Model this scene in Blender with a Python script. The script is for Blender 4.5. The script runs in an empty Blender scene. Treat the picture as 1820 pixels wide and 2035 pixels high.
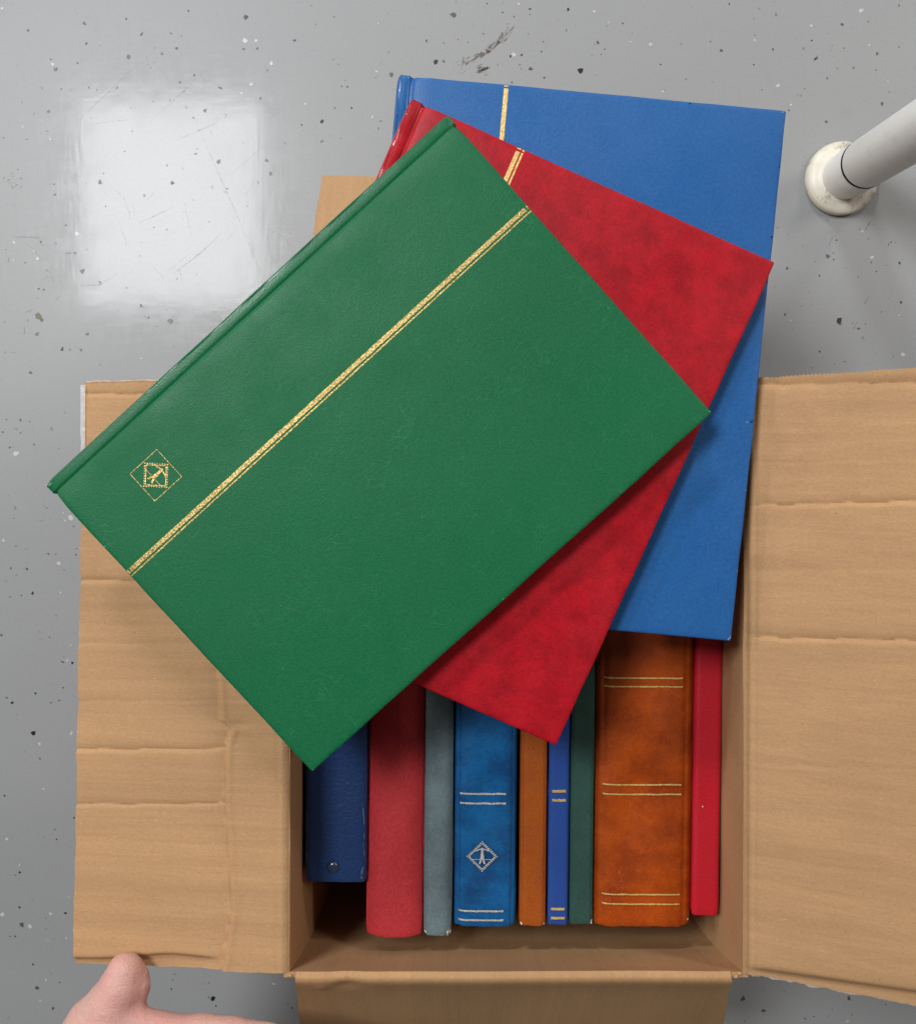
import bpy, bmesh, math, random
import numpy as np
from mathutils import Vector, Matrix, noise as mnoise

random.seed(7)
scene = bpy.context.scene
col = scene.collection

# ------------------------------------------------------------------ camera
IW, IH, FPX = 1820.0, 2035.0, 2000.0      # layout units of the photograph
CAM_H = 0.887
NADIR_V = 920.0
TILT = math.atan((IH / 2 - NADIR_V) / FPX)
cam_d = bpy.data.cameras.new('camera')
cam = bpy.data.objects.new('camera', cam_d)
col.objects.link(cam)
cam.location = (0, 0, CAM_H)
cam.rotation_euler = (-TILT, 0, 0)
cam_d.sensor_fit = 'HORIZONTAL'
cam_d.sensor_width = 36.0
cam_d.lens = 36.0 * FPX / IW
cam_d.clip_start = 0.01
cam_d.clip_end = 50
scene.camera = cam
CAM_R = Matrix.Rotation(-TILT, 3, 'X')


def at(u, v, z):
    """point at height z that stands where the photograph shows (u, v)"""
    d = CAM_R @ Vector(((u - IW / 2) / FPX, -(v - IH / 2) / FPX, -1.0))
    k = (z - CAM_H) / d.z
    return Vector((d.x * k, d.y * k, z))


# ------------------------------------------------------------------ light
world = bpy.data.worlds.new('World')
scene.world = world
world.use_nodes = True
bg = world.node_tree.nodes['Background']
bg.inputs['Color'].default_value = (1.0, 0.975, 0.95, 1)
bg.inputs['Strength'].default_value = 0.085


def panel_light(name, x, y, z, sx, sy, power, color):
    ld = bpy.data.lights.new(name, 'AREA')
    ld.shape = 'RECTANGLE'
    ld.size, ld.size_y = sx, sy
    ld.energy = power
    ld.color = color
    lo = bpy.data.objects.new(name, ld)
    col.objects.link(lo)
    lo.location = (x, y, z)
    return lo


CEIL = 2.6
pm = at(340, 405, -CEIL)                   # mirror image of the ceiling panel seen in the floor
panel_light('ceiling_and_fill_light', pm.x, pm.y, CEIL, 0.62, 0.70, 58, (0.95, 0.97, 1.0))
panel_light('ceiling_and_fill_light', pm.x + 0.1, pm.y + 2.5, CEIL, 0.62, 0.70, 95, (0.97, 0.98, 1.0))
panel_light('ceiling_and_fill_light', pm.x + 3.0, pm.y + 2.5, CEIL, 0.62, 0.70, 60, (1.0, 0.97, 0.93))
panel_light('ceiling_and_fill_light', pm.x + 3.1, pm.y + 0.1, CEIL, 0.62, 0.70, 28, (1.0, 0.94, 0.86))
panel_light('ceiling_and_fill_light', pm.x - 2.5, pm.y + 0.2, CEIL, 0.62, 0.70, 50, (1.0, 0.96, 0.90))

panel_light('ceiling_and_fill_light', pm.x - 5.0, pm.y + 0.3, CEIL, 0.62, 0.70, 90, (1.0, 0.97, 0.93))  # unseen fill lamp added far to the left to brighten the upright leg

scene.view_settings.view_transform = 'Standard'
scene.view_settings.look = 'None'
scene.view_settings.exposure = -0.07
scene.view_settings.gamma = 1.0
scene.render.engine = 'CYCLES'
scene.cycles.use_denoising = True
scene.cycles.max_bounces = 6


# ------------------------------------------------------------------ helpers
def link(o, parent=None):
    col.objects.link(o)
    if parent is not None:
        o.parent = parent
    return o


def mk(name, verts, faces, mat, parent=None, smooth=True, origin=None, auto=None):
    if origin is not None:
        verts = [(v[0] - origin[0], v[1] - origin[1], v[2] - origin[2]) for v in verts]
    me = bpy.data.meshes.new(name)
    me.from_pydata([tuple(v) for v in verts], [], faces)
    me.update()
    bm = bmesh.new()
    bm.from_mesh(me)
    bmesh.ops.recalc_face_normals(bm, faces=bm.faces)
    bm.to_mesh(me)
    bm.free()
    if smooth:
        me.polygons.foreach_set('use_smooth', [True] * len(me.polygons))
        if auto is not None:
            me.set_sharp_from_angle(angle=math.radians(auto))
    me.materials.append(mat)
    return link(bpy.data.objects.new(name, me), parent)


def empty(name, loc, label, cat, group=None, rot=(0, 0, 0)):
    o = bpy.data.objects.new(name, None)
    o.empty_display_size = 0.05
    o.location = loc
    o.rotation_euler = rot
    o['label'] = label
    o['category'] = cat
    if group:
        o['group'] = group
    col.objects.link(o)
    return o


def sheet(name, parts, mat, parent, upfix=None):
    """several small polygons (lists of 3d points) as one thin printed mark"""
    V, F = [], []
    for p in parts:
        b = len(V)
        V += [tuple(q) for q in p]
        F.append(list(range(b, b + len(p))))
    return mk(name, V, F, mat, parent, smooth=False)


def n1(x, s=0.0):
    return mnoise.noise(Vector((x, s, 3.7 + s)))


def n2(x, y, s=0.0):
    return mnoise.noise(Vector((x, y, s)))


# ------------------------------------------------------------------ materials
def new_mat(name):
    m = bpy.data.materials.new(name)
    m.use_nodes = True
    nt = m.node_tree
    return m, nt, nt.nodes, nt.links, nt.nodes['Principled BSDF']


def tex_noise(N, L, coord, scale, detail=4, rough=0.55, stretch=None):
    n = N.new('ShaderNodeTexNoise')
    n.inputs['Scale'].default_value = scale
    n.inputs['Detail'].default_value = detail
    n.inputs['Roughness'].default_value = rough
    if stretch:
        mp = N.new('ShaderNodeMapping')
        mp.inputs['Scale'].default_value = stretch
        L.new(coord, mp.inputs['Vector'])
        L.new(mp.outputs['Vector'], n.inputs['Vector'])
    else:
        L.new(coord, n.inputs['Vector'])
    return n.outputs['Fac']


def ramp(N, L, fac, a, b, ca, cb):
    r = N.new('ShaderNodeValToRGB')
    r.color_ramp.elements[0].position = a
    r.color_ramp.elements[1].position = b
    r.color_ramp.elements[0].color = ca if len(ca) == 4 else (*ca, 1)
    r.color_ramp.elements[1].color = cb if len(cb) == 4 else (*cb, 1)
    L.new(fac, r.inputs['Fac'])
    return r.outputs['Color']


def mixc(N, L, fac, a, b, mode='MIX'):
    m = N.new('ShaderNodeMix')
    m.data_type = 'RGBA'
    m.blend_type = mode
    for sock, val in ((m.inputs[0], fac), (m.inputs[6], a), (m.inputs[7], b)):
        if isinstance(val, (int, float)):
            sock.default_value = val
        elif isinstance(val, tuple):
            sock.default_value = (*val, 1) if len(val) == 3 else val
        else:
            L.new(val, sock)
    return m.outputs[2]


def mth(N, L, op, a, b=None, clamp=False):
    m = N.new('ShaderNodeMath')
    m.operation = op
    m.use_clamp = clamp
    for i, v in enumerate((a, b)):
        if v is None:
            continue
        if isinstance(v, (int, float)):
            m.inputs[i].default_value = v
        else:
            L.new(v, m.inputs[i])
    return m.outputs[0]


def bump(N, L, h, strength, dist, prev=None):
    b = N.new('ShaderNodeBump')
    b.inputs['Strength'].default_value = strength
    b.inputs['Distance'].default_value = dist
    L.new(h, b.inputs['Height'])
    if prev is not None:
        L.new(prev, b.inputs['Normal'])
    return b.outputs['Normal']


def objcoord(N):
    return N.new('ShaderNodeTexCoord').outputs['Object']


def leather(name, c, dark, mott=0.0, mott_scale=30, rough=0.42, grain=0.25, grain_scale=900, crease=0.0,
            weave=0.0, spec=0.32, wear=0.0, wearcol=(0.5, 0.5, 0.5)):
    m, nt, N, L, P = new_mat(name)
    oc = objcoord(N)
    big = tex_noise(N, L, oc, mott_scale, 9, 0.7)
    colr = ramp(N, L, big, 0.40, 0.62, c, tuple(c[i] * (1 - mott) + dark[i] * mott for i in range(3)))
    fine = tex_noise(N, L, oc, 700, 3, 0.6)
    f2 = ramp(N, L, fine, 0.3, 0.7, (0.82, 0.82, 0.82), (1.12, 1.12, 1.12))
    colr = mixc(N, L, 1.0, colr, f2, 'MULTIPLY')
    nrm = None
    if weave:
        w1 = tex_noise(N, L, oc, 260, 2, 0.5, (1, 12, 1))
        w2 = tex_noise(N, L, oc, 260, 2, 0.5, (1, 1, 12))
        w3 = tex_noise(N, L, oc, 260, 2, 0.5, (12, 1, 6))
        w = mth(N, L, 'ADD', mth(N, L, 'ADD', w1, w2), w3)
        nrm = bump(N, L, w, weave, 0.0006)
        colr = mixc(N, L, 0.8, colr, ramp(N, L, mth(N, L, 'MULTIPLY', w, 0.333), 0.38, 0.62, (0.78, 0.78, 0.78), (1.15, 1.15, 1.15)), 'MULTIPLY')
    vo = N.new('ShaderNodeTexVoronoi')
    vo.feature = 'F1'
    vo.inputs['Scale'].default_value = grain_scale
    L.new(oc, vo.inputs['Vector'])
    nrm = bump(N, L, vo.outputs['Distance'], grain, 0.0003, nrm)
    med = tex_noise(N, L, oc, 160, 4, 0.6)
    nrm = bump(N, L, med, grain * 0.5, 0.0008, nrm)
    if crease:
        ve = N.new('ShaderNodeTexVoronoi')
        ve.feature = 'DISTANCE_TO_EDGE'
        ve.inputs['Scale'].default_value = 75
        wv = N.new('ShaderNodeTexNoise')
        wv.inputs['Scale'].default_value = 60
        wv.inputs['Detail'].default_value = 4
        L.new(oc, wv.inputs['Vector'])
        va = N.new('ShaderNodeVectorMath')
        va.operation = 'MULTIPLY_ADD'
        L.new(wv.outputs['Color'], va.inputs[0])
        va.inputs[1].default_value = (0.03, 0.03, 0.03)
        L.new(oc, va.inputs[2])
        mp = N.new('ShaderNodeMapping')
        mp.inputs['Scale'].default_value = (1.5, 0.8, 1)
        L.new(va.outputs[0], mp.inputs['Vector'])
        L.new(mp.outputs[0], ve.inputs['Vector'])
        ln = ramp(N, L, ve.outputs['Distance'], 0.0, 0.035, (1, 1, 1), (0, 0, 0))
        msk = ramp(N, L, tex_noise(N, L, oc, 45, 3), 0.5, 0.68, (0, 0, 0), (1, 1, 1))
        ln = mixc(N, L, 1.0, ln, msk, 'MULTIPLY')
        nrm = bump(N, L, ln, crease, 0.0004, nrm)
        colr = mixc(N, L, mth(N, L, 'MULTIPLY', ln, 0.16), colr, tuple(min(1, x * 2.2 + 0.05) for x in c))
    if wear:
        wn = tex_noise(N, L, oc, 420, 4, 0.7)
        wm = ramp(N, L, wn, 0.66, 0.72, (0, 0, 0), (1, 1, 1))
        colr = mixc(N, L, mth(N, L, 'MULTIPLY', wm, wear), colr, wearcol)
    L.new(colr, P.inputs['Base Color'])
    rr = ramp(N, L, tex_noise(N, L, oc, 25, 4), 0.35, 0.7, (rough - 0.08,) * 3, (rough + 0.10,) * 3)
    L.new(rr, P.inputs['Roughness'])
    P.inputs['Specular IOR Level'].default_value = spec
    L.new(nrm, P.inputs['Normal'])
    return m


def foil(name, c, dull, speck=0.5, metal=0.6):
    m, nt, N, L, P = new_mat(name)
    oc = objcoord(N)
    n = tex_noise(N, L, oc, 900, 3, 0.7)
    colr = ramp(N, L, n, 0.42, 0.6, dull, c)
    L.new(colr, P.inputs['Base Color'])
    P.inputs['Metallic'].default_value = metal
    P.inputs['Roughness'].default_value = 0.42
    L.new(bump(N, L, n, speck, 0.0004), P.inputs['Normal'])
    return m


def cardboard(name, c, c2, band=1.0, axis='y'):
    m, nt, N, L, P = new_mat(name)
    oc = objcoord(N)
    st = (0.12, 1, 1) if axis == 'y' else (1, 0.12, 1)
    b1 = tex_noise(N, L, oc, 38, 3, 0.5, (0.03, 1, 0.2) if axis == 'y' else (1, 0.03, 0.03))
    b2 = tex_noise(N, L, oc, 420, 3, 0.6, (0.015, 1, 0.3) if axis == 'y' else (1, 0.015, 0.015))
    fib = tex_noise(N, L, oc, 900, 4, 0.7, (0.5, 1, 1) if axis == 'y' else (1, 0.5, 0.5))
    cloud = tex_noise(N, L, oc, 14, 5, 0.6)
    colr = ramp(N, L, cloud, 0.3, 0.7, c, c2)
    colr = mixc(N, L, 1.0, colr, ramp(N, L, b1, 0.36, 0.66, (1 - .045 * band,) * 3, (1 + .03 * band,) * 3), 'MULTIPLY')
    colr = mixc(N, L, 1.0, colr, ramp(N, L, b2, 0.3, 0.7, (0.955,) * 3, (1.03,) * 3), 'MULTIPLY')
    colr = mixc(N, L, 1.0, colr, ramp(N, L, fib, 0.25, 0.75, (0.86,) * 3, (1.12,) * 3), 'MULTIPLY')
    b3 = tex_noise(N, L, oc, 130, 3, 0.6, (0.010, 1, 0.2) if axis == 'y' else (1, 0.010, 0.010))
    colr = mixc(N, L, 1.0, colr, ramp(N, L, b3, 0.36, 0.66, (1 - .065 * band,) * 3, (1 + .035 * band,) * 3), 'MULTIPLY')
    sp = ramp(N, L, tex_noise(N, L, oc, 520, 2, 0.5), 0.735, 0.76, (0, 0, 0), (1, 1, 1))
    colr = mixc(N, L, mth(N, L, 'MULTIPLY', sp, 0.5), colr, (0.12, 0.06, 0.03))
    sp2 = ramp(N, L, tex_noise(N, L, oc, 640, 2, 0.5, (0.5, 1, 1)), 0.74, 0.77, (0, 0, 0), (1, 1, 1))
    colr = mixc(N, L, mth(N, L, 'MULTIPLY', sp2, 0.35), colr, (0.75, 0.62, 0.45))
    L.new(colr, P.inputs['Base Color'])
    P.inputs['Roughness'].default_value = 0.72
    P.inputs['Specular IOR Level'].default_value = 0.3
    nr = bump(N, L, b3, 0.22 * band, 0.0008)
    nr = bump(N, L, b2, 0.12, 0.0006, nr)
    nr = bump(N, L, fib, 0.15, 0.0003, nr)
    L.new(nr, P.inputs['Normal'])
    return m


def plain(name, c, rough=0.5, spec=0.5, var=0.08, scale=120, bmp=0.1):
    m, nt, N, L, P = new_mat(name)
    oc = objcoord(N)
    n = tex_noise(N, L, oc, scale, 4, 0.6)
    L.new(ramp(N, L, n, 0.3, 0.7, tuple(x * (1 - var) for x in c), tuple(min(1, x * (1 + var)) for x in c)), P.inputs['Base Color'])
    P.inputs['Roughness'].default_value = rough
    P.inputs['Specular IOR Level'].default_value = spec
    L.new(bump(N, L, n, bmp, 0.0005), P.inputs['Normal'])
    return m


def floor_material():
    m, nt, N, L, P = new_mat('epoxy_floor_paint')
    oc = objcoord(N)
    c = ramp(N, L, tex_noise(N, L, oc, 2.2, 5, 0.55), 0.3, 0.7, (0.284, 0.288, 0.291), (0.320, 0.323, 0.325))
    c = mixc(N, L, 1.0, c, ramp(N, L, tex_noise(N, L, oc, 420, 3, 0.6), 0.3, 0.7, (0.965,) * 3, (1.03,) * 3), 'MULTIPLY')
    sm = ramp(N, L, tex_noise(N, L, oc, 17, 6, 0.7), 0.62, 0.78, (0, 0, 0), (1, 1, 1))
    c = mixc(N, L, mth(N, L, 'MULTIPLY', sm, 0.22), c, (0.16, 0.155, 0.14))
    grit = ramp(N, L, tex_noise(N, L, oc, 190, 2, 0.5), 0.72, 0.745, (0, 0, 0), (1, 1, 1))
    c = mixc(N, L, mth(N, L, 'MULTIPLY', grit, 0.45), c, (0.10, 0.10, 0.095))
    L.new(c, P.inputs['Base Color'])
    P.inputs['Roughness'].default_value = 0.42
    P.inputs['Specular IOR Level'].default_value = 0.33
    h1 = tex_noise(N, L, oc, 26, 3, 0.5)
    h2 = tex_noise(N, L, oc, 240, 3, 0.5)
    nb = bump(N, L, h1, 0.06, 0.002)
    nb = bump(N, L, h2, 0.03, 0.0004, nb)
    L.new(nb, P.inputs['Normal'])
    # clear top coat: sharp but scuffed
    P.inputs['Coat Weight'].default_value = 0.25
    P.inputs['Coat IOR'].default_value = 1.42
    s1 = tex_noise(N, L, oc, 60, 4, 0.6)
    s2 = tex_noise(N, L, oc, 330, 3, 0.6, (1.0, 0.1, 1))
    s3 = tex_noise(N, L, oc, 330, 3, 0.6, (0.12, 0.8, 1))
    sc = mth(N, L, 'ADD', mth(N, L, 'ADD', s2, s3), s1)
    L.new(ramp(N, L, mth(N, L, 'MULTIPLY', sc, 0.333), 0.4, 0.62, (0.04,) * 3, (0.16,) * 3), P.inputs['Coat Roughness'])
    cb = bump(N, L, h1, 0.05, 0.002)
    cb = bump(N, L, mth(N, L, 'ADD', s2, s3), 0.09, 0.0003, cb)
    cb = bump(N, L, tex_noise(N, L, oc, 9, 4, 0.6), 0.025, 0.006, cb)
    L.new(cb, P.inputs['Coat Normal'])
    return m


def skin_material():
    m, nt, N, L, P = new_mat('skin')
    oc = objcoord(N)
    a = tex_noise(N, L, oc, 55, 5, 0.6)
    c = ramp(N, L, a, 0.3, 0.72, (0.66, 0.425, 0.345), (0.66, 0.36, 0.300))
    b = tex_noise(N, L, oc, 16, 3, 0.5)
    c = mixc(N, L, mth(N, L, 'MULTIPLY', ramp(N, L, b, 0.42, 0.66, (0, 0, 0), (1, 1, 1)), 0.6), c, (0.64, 0.31, 0.28))
    c = mixc(N, L, 1.0, c, ramp(N, L, tex_noise(N, L, oc, 600, 3, 0.6), 0.3, 0.7, (0.93,) * 3, (1.05,) * 3), 'MULTIPLY')
    L.new(c, P.inputs['Base Color'])
    P.inputs['Roughness'].default_value = 0.5
    P.inputs['Specular IOR Level'].default_value = 0.4
    P.inputs['Subsurface Weight'].default_value = 0.25
    P.inputs['Subsurface Radius'].default_value = (0.006, 0.0025, 0.0015)
    P.inputs['Subsurface Scale'].default_value = 0.6
    vo = N.new('ShaderNodeTexVoronoi')
    vo.inputs['Scale'].default_value = 900
    L.new(oc, vo.inputs['Vector'])
    nr = bump(N, L, vo.outputs['Distance'], 0.45, 0.0005)
    nr = bump(N, L, tex_noise(N, L, oc, 190, 5, 0.65, (1, 2.5, 1)), 0.6, 0.0009, nr)
    L.new(nr, P.inputs['Normal'])
    return m


def clear_tape():
    m, nt, N, L, P = new_mat('clear_tape')
    P.inputs['Base Color'].default_value = (0.93, 0.94, 0.95, 1)
    P.inputs['Roughness'].default_value = 0.12
    P.inputs['Alpha'].default_value = 0.35
    oc = objcoord(N)
    L.new(bump(N, L, tex_noise(N, L, oc, 160, 3, 0.5), 0.6, 0.002), P.inputs['Normal'])
    return m


def stain(name, c, alpha, scale=400):
    m, nt, N, L, P = new_mat(name)
    P.inputs['Base Color'].default_value = (*c, 1)
    P.inputs['Roughness'].default_value = 0.6
    P.inputs['Specular IOR Level'].default_value = 0.2
    oc = objcoord(N)
    a = ramp(N, L, tex_noise(N, L, oc, scale, 3, 0.6), 0.35, 0.65, (0, 0, 0), (alpha,) * 3)
    L.new(a, P.inputs['Alpha'])
    return m


def leg_paint(name, c, dirt):
    m, nt, N, L, P = new_mat(name)
    oc = objcoord(N)
    n = tex_noise(N, L, oc, 55, 6, 0.7)
    d = ramp(N, L, n, 0.54, 0.72, (0, 0, 0), (1, 1, 1))
    cc = mixc(N, L, mth(N, L, 'MULTIPLY', d, dirt), c, (0.22, 0.16, 0.10))
    n3 = ramp(N, L, tex_noise(N, L, oc, 130, 4, 0.7), 0.62, 0.7, (0, 0, 0), (1, 1, 1))
    cc = mixc(N, L, mth(N, L, 'MULTIPLY', n3, dirt * 0.8), cc, (0.10, 0.09, 0.08))
    L.new(cc, P.inputs['Base Color'])
    P.inputs['Roughness'].default_value = 0.38
    L.new(bump(N, L, n, 0.08, 0.0006), P.inputs['Normal'])
    return m


M = {
    'floor': floor_material(),
    'kraft': cardboard('kraft_cardboard', (0.485, 0.282, 0.136), (0.515, 0.302, 0.148)),
    'kraft_wall': cardboard('kraft_cardboard_wall', (0.47, 0.272, 0.132), (0.50, 0.295, 0.146), 0.3, 'x'),
    'kraft_front_shaded': cardboard('kraft_cardboard_front_shaded', (0.465, 0.265, 0.120), (0.495, 0.285, 0.135), 0.5, 'x'),  # same kraft, slightly darker: shade on the front flap put into its colour
    'liner': plain('torn_paper_liner', (0.60, 0.48, 0.39), 0.85, 0.2, 0.12, 300, 0.5),
    'core': plain('corrugated_core', (0.34, 0.20, 0.10), 0.85, 0.2, 0.15, 500, 0.4),
    'tape': clear_tape(),
    'paper': plain('page_edges', (0.62, 0.57, 0.46), 0.8, 0.2, 0.12, 500, 0.3),
    'black_page': plain('black_page_edges', (0.03, 0.03, 0.03), 0.8, 0.2, 0.2, 500, 0.3),
    'green': leather('green_leatherette', (0.006, 0.128, 0.046), (0.005, 0.104, 0.036), 0.35, 12, 0.50, 0.22, 1000, 0.18, spec=0.25),
    'red': leather('red_marbled_leatherette', (0.44, 0.006, 0.014), (0.31, 0.004, 0.010), 1.0, 62, 0.47, 0.20, 1100, spec=0.24),
    'blue': leather('blue_leatherette', (0.018, 0.115, 0.335), (0.016, 0.098, 0.30), 0.5, 14, 0.45, 0.18, 1000),
    'blue_spine': leather('blue_leatherette_spine', (0.018, 0.115, 0.335), (0.016, 0.098, 0.30), 0.5, 14, 0.24, 0.10, 1000, spec=0.5),
    'red_spine': leather('red_leatherette_spine', (0.44, 0.006, 0.014), (0.21, 0.004, 0.009), 0.6, 26, 0.26, 0.10, 1100, spec=0.5),
    'green_spine': leather('green_leatherette_spine', (0.006, 0.128, 0.046), (0.005, 0.104, 0.036), 0.35, 12, 0.36, 0.14, 1000, spec=0.4),
    'navy': leather('navy_vinyl', (0.016, 0.045, 0.145), (0.010, 0.034, 0.11), 0.6, 25, 0.36, 0.8, 480, wear=0.25, wearcol=(0.20, 0.25, 0.40)),
    'red_cloth': leather('red_cloth', (0.60, 0.042, 0.050), (0.46, 0.030, 0.036), 0.6, 18, 0.62, 0.1, 900, weave=0.5, spec=0.3),
    'grey_cloth': leather('grey_blue_cloth', (0.18, 0.25, 0.275), (0.11, 0.15, 0.155), 0.8, 22, 0.75, 0.1, 900, weave=0.7, spec=0.2),
    'teal': leather('marbled_blue_leatherette', (0.006, 0.118, 0.32), (0.004, 0.055, 0.17), 1.0, 34, 0.42, 0.18, 1000),
    'tan': leather('orange_brown_leatherette', (0.38, 0.088, 0.010), (0.30, 0.062, 0.007), 0.7, 24, 0.45, 0.15, 1000),
    'royal': leather('royal_blue_leatherette', (0.022, 0.075, 0.31), (0.018, 0.06, 0.26), 0.5, 24, 0.45, 0.2, 900),
    'dgreen': leather('dark_green_cloth', (0.026, 0.085, 0.068), (0.018, 0.06, 0.05), 0.6, 40, 0.6, 0.2, 900, weave=0.4, spec=0.35, wear=0.12, wearcol=(0.2, 0.3, 0.26)),
    'orange': leather('orange_marbled_leatherette', (0.43, 0.070, 0.005), (0.27, 0.038, 0.003), 1.0, 34, 0.42, 0.2, 900, crease=0.10),
    'crimson': leather('crimson_cover', (0.55, 0.012, 0.026), (0.46, 0.010, 0.022), 0.5, 15, 0.5, 0.1, 900),
    'gold': foil('gold_foil', (0.74, 0.56, 0.23), (0.30, 0.19, 0.04)),
    'gold_bright': foil('bright_gold_foil', (0.90, 0.68, 0.28), (0.58, 0.38, 0.10), 0.3, 0.35),
    'silver': foil('silver_foil', (0.80, 0.76, 0.68), (0.45, 0.42, 0.38), 0.4, 0.35),
    'worn': plain('worn_board_edge', (0.72, 0.66, 0.56), 0.85, 0.2, 0.2, 600, 0.5),
    'worn_blue': plain('scuffed_vinyl_edge', (0.085, 0.12, 0.27), 0.7, 0.3, 0.4, 700, 0.5),
    'rivet': plain('blued_steel_rivet', (0.020, 0.036, 0.075), 0.2, 0.8, 0.1, 200, 0.05),
    'nick_dark': plain('dark_scuff', (0.012, 0.03, 0.10), 0.7, 0.2, 0.3, 600),
    'nick_light': plain('pale_nick', (0.22, 0.31, 0.48), 0.7, 0.2, 0.3, 600),
    'nick_green': plain('pale_green_nick', (0.10, 0.30, 0.19), 0.6, 0.3, 0.3, 600),
    'hairline': stain('faint_hairline', (0.06, 0.27, 0.15), 0.55, 500),
    'leg': leg_paint('cream_leg_paint', (0.87, 0.855, 0.81), 0.14),
    'foot': leg_paint('stained_foot_plastic', (0.72, 0.68, 0.57), 0.95),
    'seam': plain('dark_seam', (0.012, 0.012, 0.011), 0.8, 0.1),
    'skin': skin_material(),
    'nail': plain('finger_nail', (0.68, 0.45, 0.38), 0.28, 0.5, 0.05),
    'scratch': stain('floor_scratch', (0.17, 0.165, 0.155), 0.5, 300),
    'scuff': stain('brown_scuff', (0.16, 0.105, 0.075), 0.6, 300),
    'flake_b': plain('black_flake', (0.012, 0.013, 0.014), 0.35, 0.5, 0.2, 300),
    'flake_g': plain('grey_flake', (0.085, 0.086, 0.088), 0.35, 0.5, 0.25, 300),
    'flake_l': plain('pale_grey_flake', (0.20, 0.203, 0.212), 0.35, 0.5, 0.1, 300),
    'flake_w': plain('white_flake', (0.50, 0.50, 0.485), 0.35, 0.5, 0.1, 300),
    'flake_n': plain('brown_flake', (0.13, 0.115, 0.085), 0.4, 0.4, 0.25, 300),
}

# ------------------------------------------------------------------ floor
fl = mk('floor', [(-2, -2, 0), (2, -2, 0), (2, 2, 0), (-2, 2, 0)], [(0, 1, 2, 3)], M['floor'], smooth=False)
fl['kind'] = 'structure'
fl['label'] = 'glossy grey painted floor sprinkled with dark and white flakes'

FLAKES = []


def fk(ox, oy, k, lst):
    for (x, y, r, t) in lst:
        FLAKES.append((ox + k * x, oy + k * y, k * r, t))


fk(0, 0, .505, [(966,68,12,'b'),(1160,157,8,'b'),(497,73,6,'b'),(557,133,9,'b'),(332,90,9,'g'),(340,169,6,'b'),(694,188,7,'b'),(741,41,6,'b'),(966,160,11,'w'),(1008,157,7,'w'),(958,191,6,'g'),(1012,189,7,'g'),(1068,248,10,'w'),(1053,275,4,'g'),(765,294,6,'b'),(708,322,7,'g'),(866,343,11,'g'),(460,343,9,'g'),(241,349,6,'g'),(218,272,10,'g'),(207,252,9,'w'),(200,232,6,'g'),(305,247,5,'b'),(111,117,6,'g'),(191,437,8,'g'),(350,343,5,'g'),(381,352,4,'g'),(638,210,8,'g'),(505,222,9,'n'),(673,130,5,'g'),(714,141,5,'g'),(987,331,8,'w'),(950,367,6,'w'),(1025,385,6,'g'),(1357,316,4,'g'),(1368,341,6,'g'),(1344,337,5,'g'),(1384,424,5,'b'),(1317,423,5,'g'),(1200,408,6,'w'),(1540,292,12,'g'),(1714,243,11,'b'),(1746,240,7,'g'),(1678,158,6,'g'),(1312,233,5,'g'),(1242,94,4,'g'),(1315,64,3,'g'),(1488,90,4,'w'),(1482,280,5,'w'),(807,433,8,'g'),(759,462,5,'g'),(723,359,4,'g'),(603,399,4,'g'),(670,392,4,'g'),(1187,490,5,'b'),(1268,476,8,'n'),(1465,459,6,'w'),(1498,475,4,'g'),(1489,504,6,'g'),(1225,20,6,'l'),(8,31,6,'w'),(90,497,7,'w')])
fk(1192.5, 0, .3448, [(53,125,8,'w'),(130,131,6,'g'),(178,240,8,'w'),(289,255,11,'w'),(347,369,8,'b'),(361,526,10,'w'),(372,517,5,'g'),(494,453,4,'b'),(635,237,8,'g'),(699,289,10,'g'),(743,19,6,'b'),(886,107,7,'g'),(890,230,9,'w'),(891,201,4,'b'),(995,282,10,'b'),(885,371,5,'b'),(1026,491,12,'w'),(1100,602,8,'w'),(1087,633,7,'g'),(1014,80,10,'l'),(1171,275,12,'l'),(1217,145,10,'w'),(1219,230,6,'b'),(1242,337,17,'b'),(1250,322,5,'b'),(1394,139,11,'g'),(1506,57,15,'w'),(1544,121,5,'b'),(1551,259,10,'w'),(1595,306,12,'g'),(1590,401,6,'b'),(1624,594,12,'g'),(1460,388,8,'g'),(1365,392,9,'l'),(1309,449,10,'g'),(1407,275,5,'g'),(1722,28,9,'g'),(1723,267,6,'g'),(1657,467,6,'w'),(1665,527,8,'l'),(1304,700,10,'g'),(1137,545,8,'l'),(25,281,4,'g'),(933,516,5,'g'),(1178,510,5,'g')])
fk(1490.6, 422.3, .181, [(850,475,26,'g'),(915,512,10,'b'),(1338,487,30,'w'),(1327,546,11,'b'),(1640,550,20,'b'),(1383,643,11,'b'),(403,613,18,'g'),(758,690,13,'b'),(1185,708,10,'g'),(975,1190,38,'b'),(990,1225,18,'g'),(1189,1272,20,'g'),(1235,1375,18,'l'),(1652,983,19,'b'),(1638,1124,11,'w'),(1440,1090,8,'g'),(444,1185,14,'w'),(380,1118,19,'g'),(765,1526,15,'b'),(1680,1560,26,'w'),(1572,1581,9,'g'),(1038,1634,10,'g'),(682,1705,10,'b'),(923,1665,8,'g'),(1125,1218,8,'g'),(1266,1220,8,'g'),(948,303,12,'g'),(1520,348,14,'b'),(1545,325,10,'b'),(1590,330,7,'b'),(1298,284,9,'g'),(1232,203,14,'w'),(562,1029,8,'g'),(300,163,12,'g'),(845,80,9,'g'),(600,793,8,'w'),(578,371,6,'g'),(1491,578,6,'g'),(712,536,9,'g')])
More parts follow.
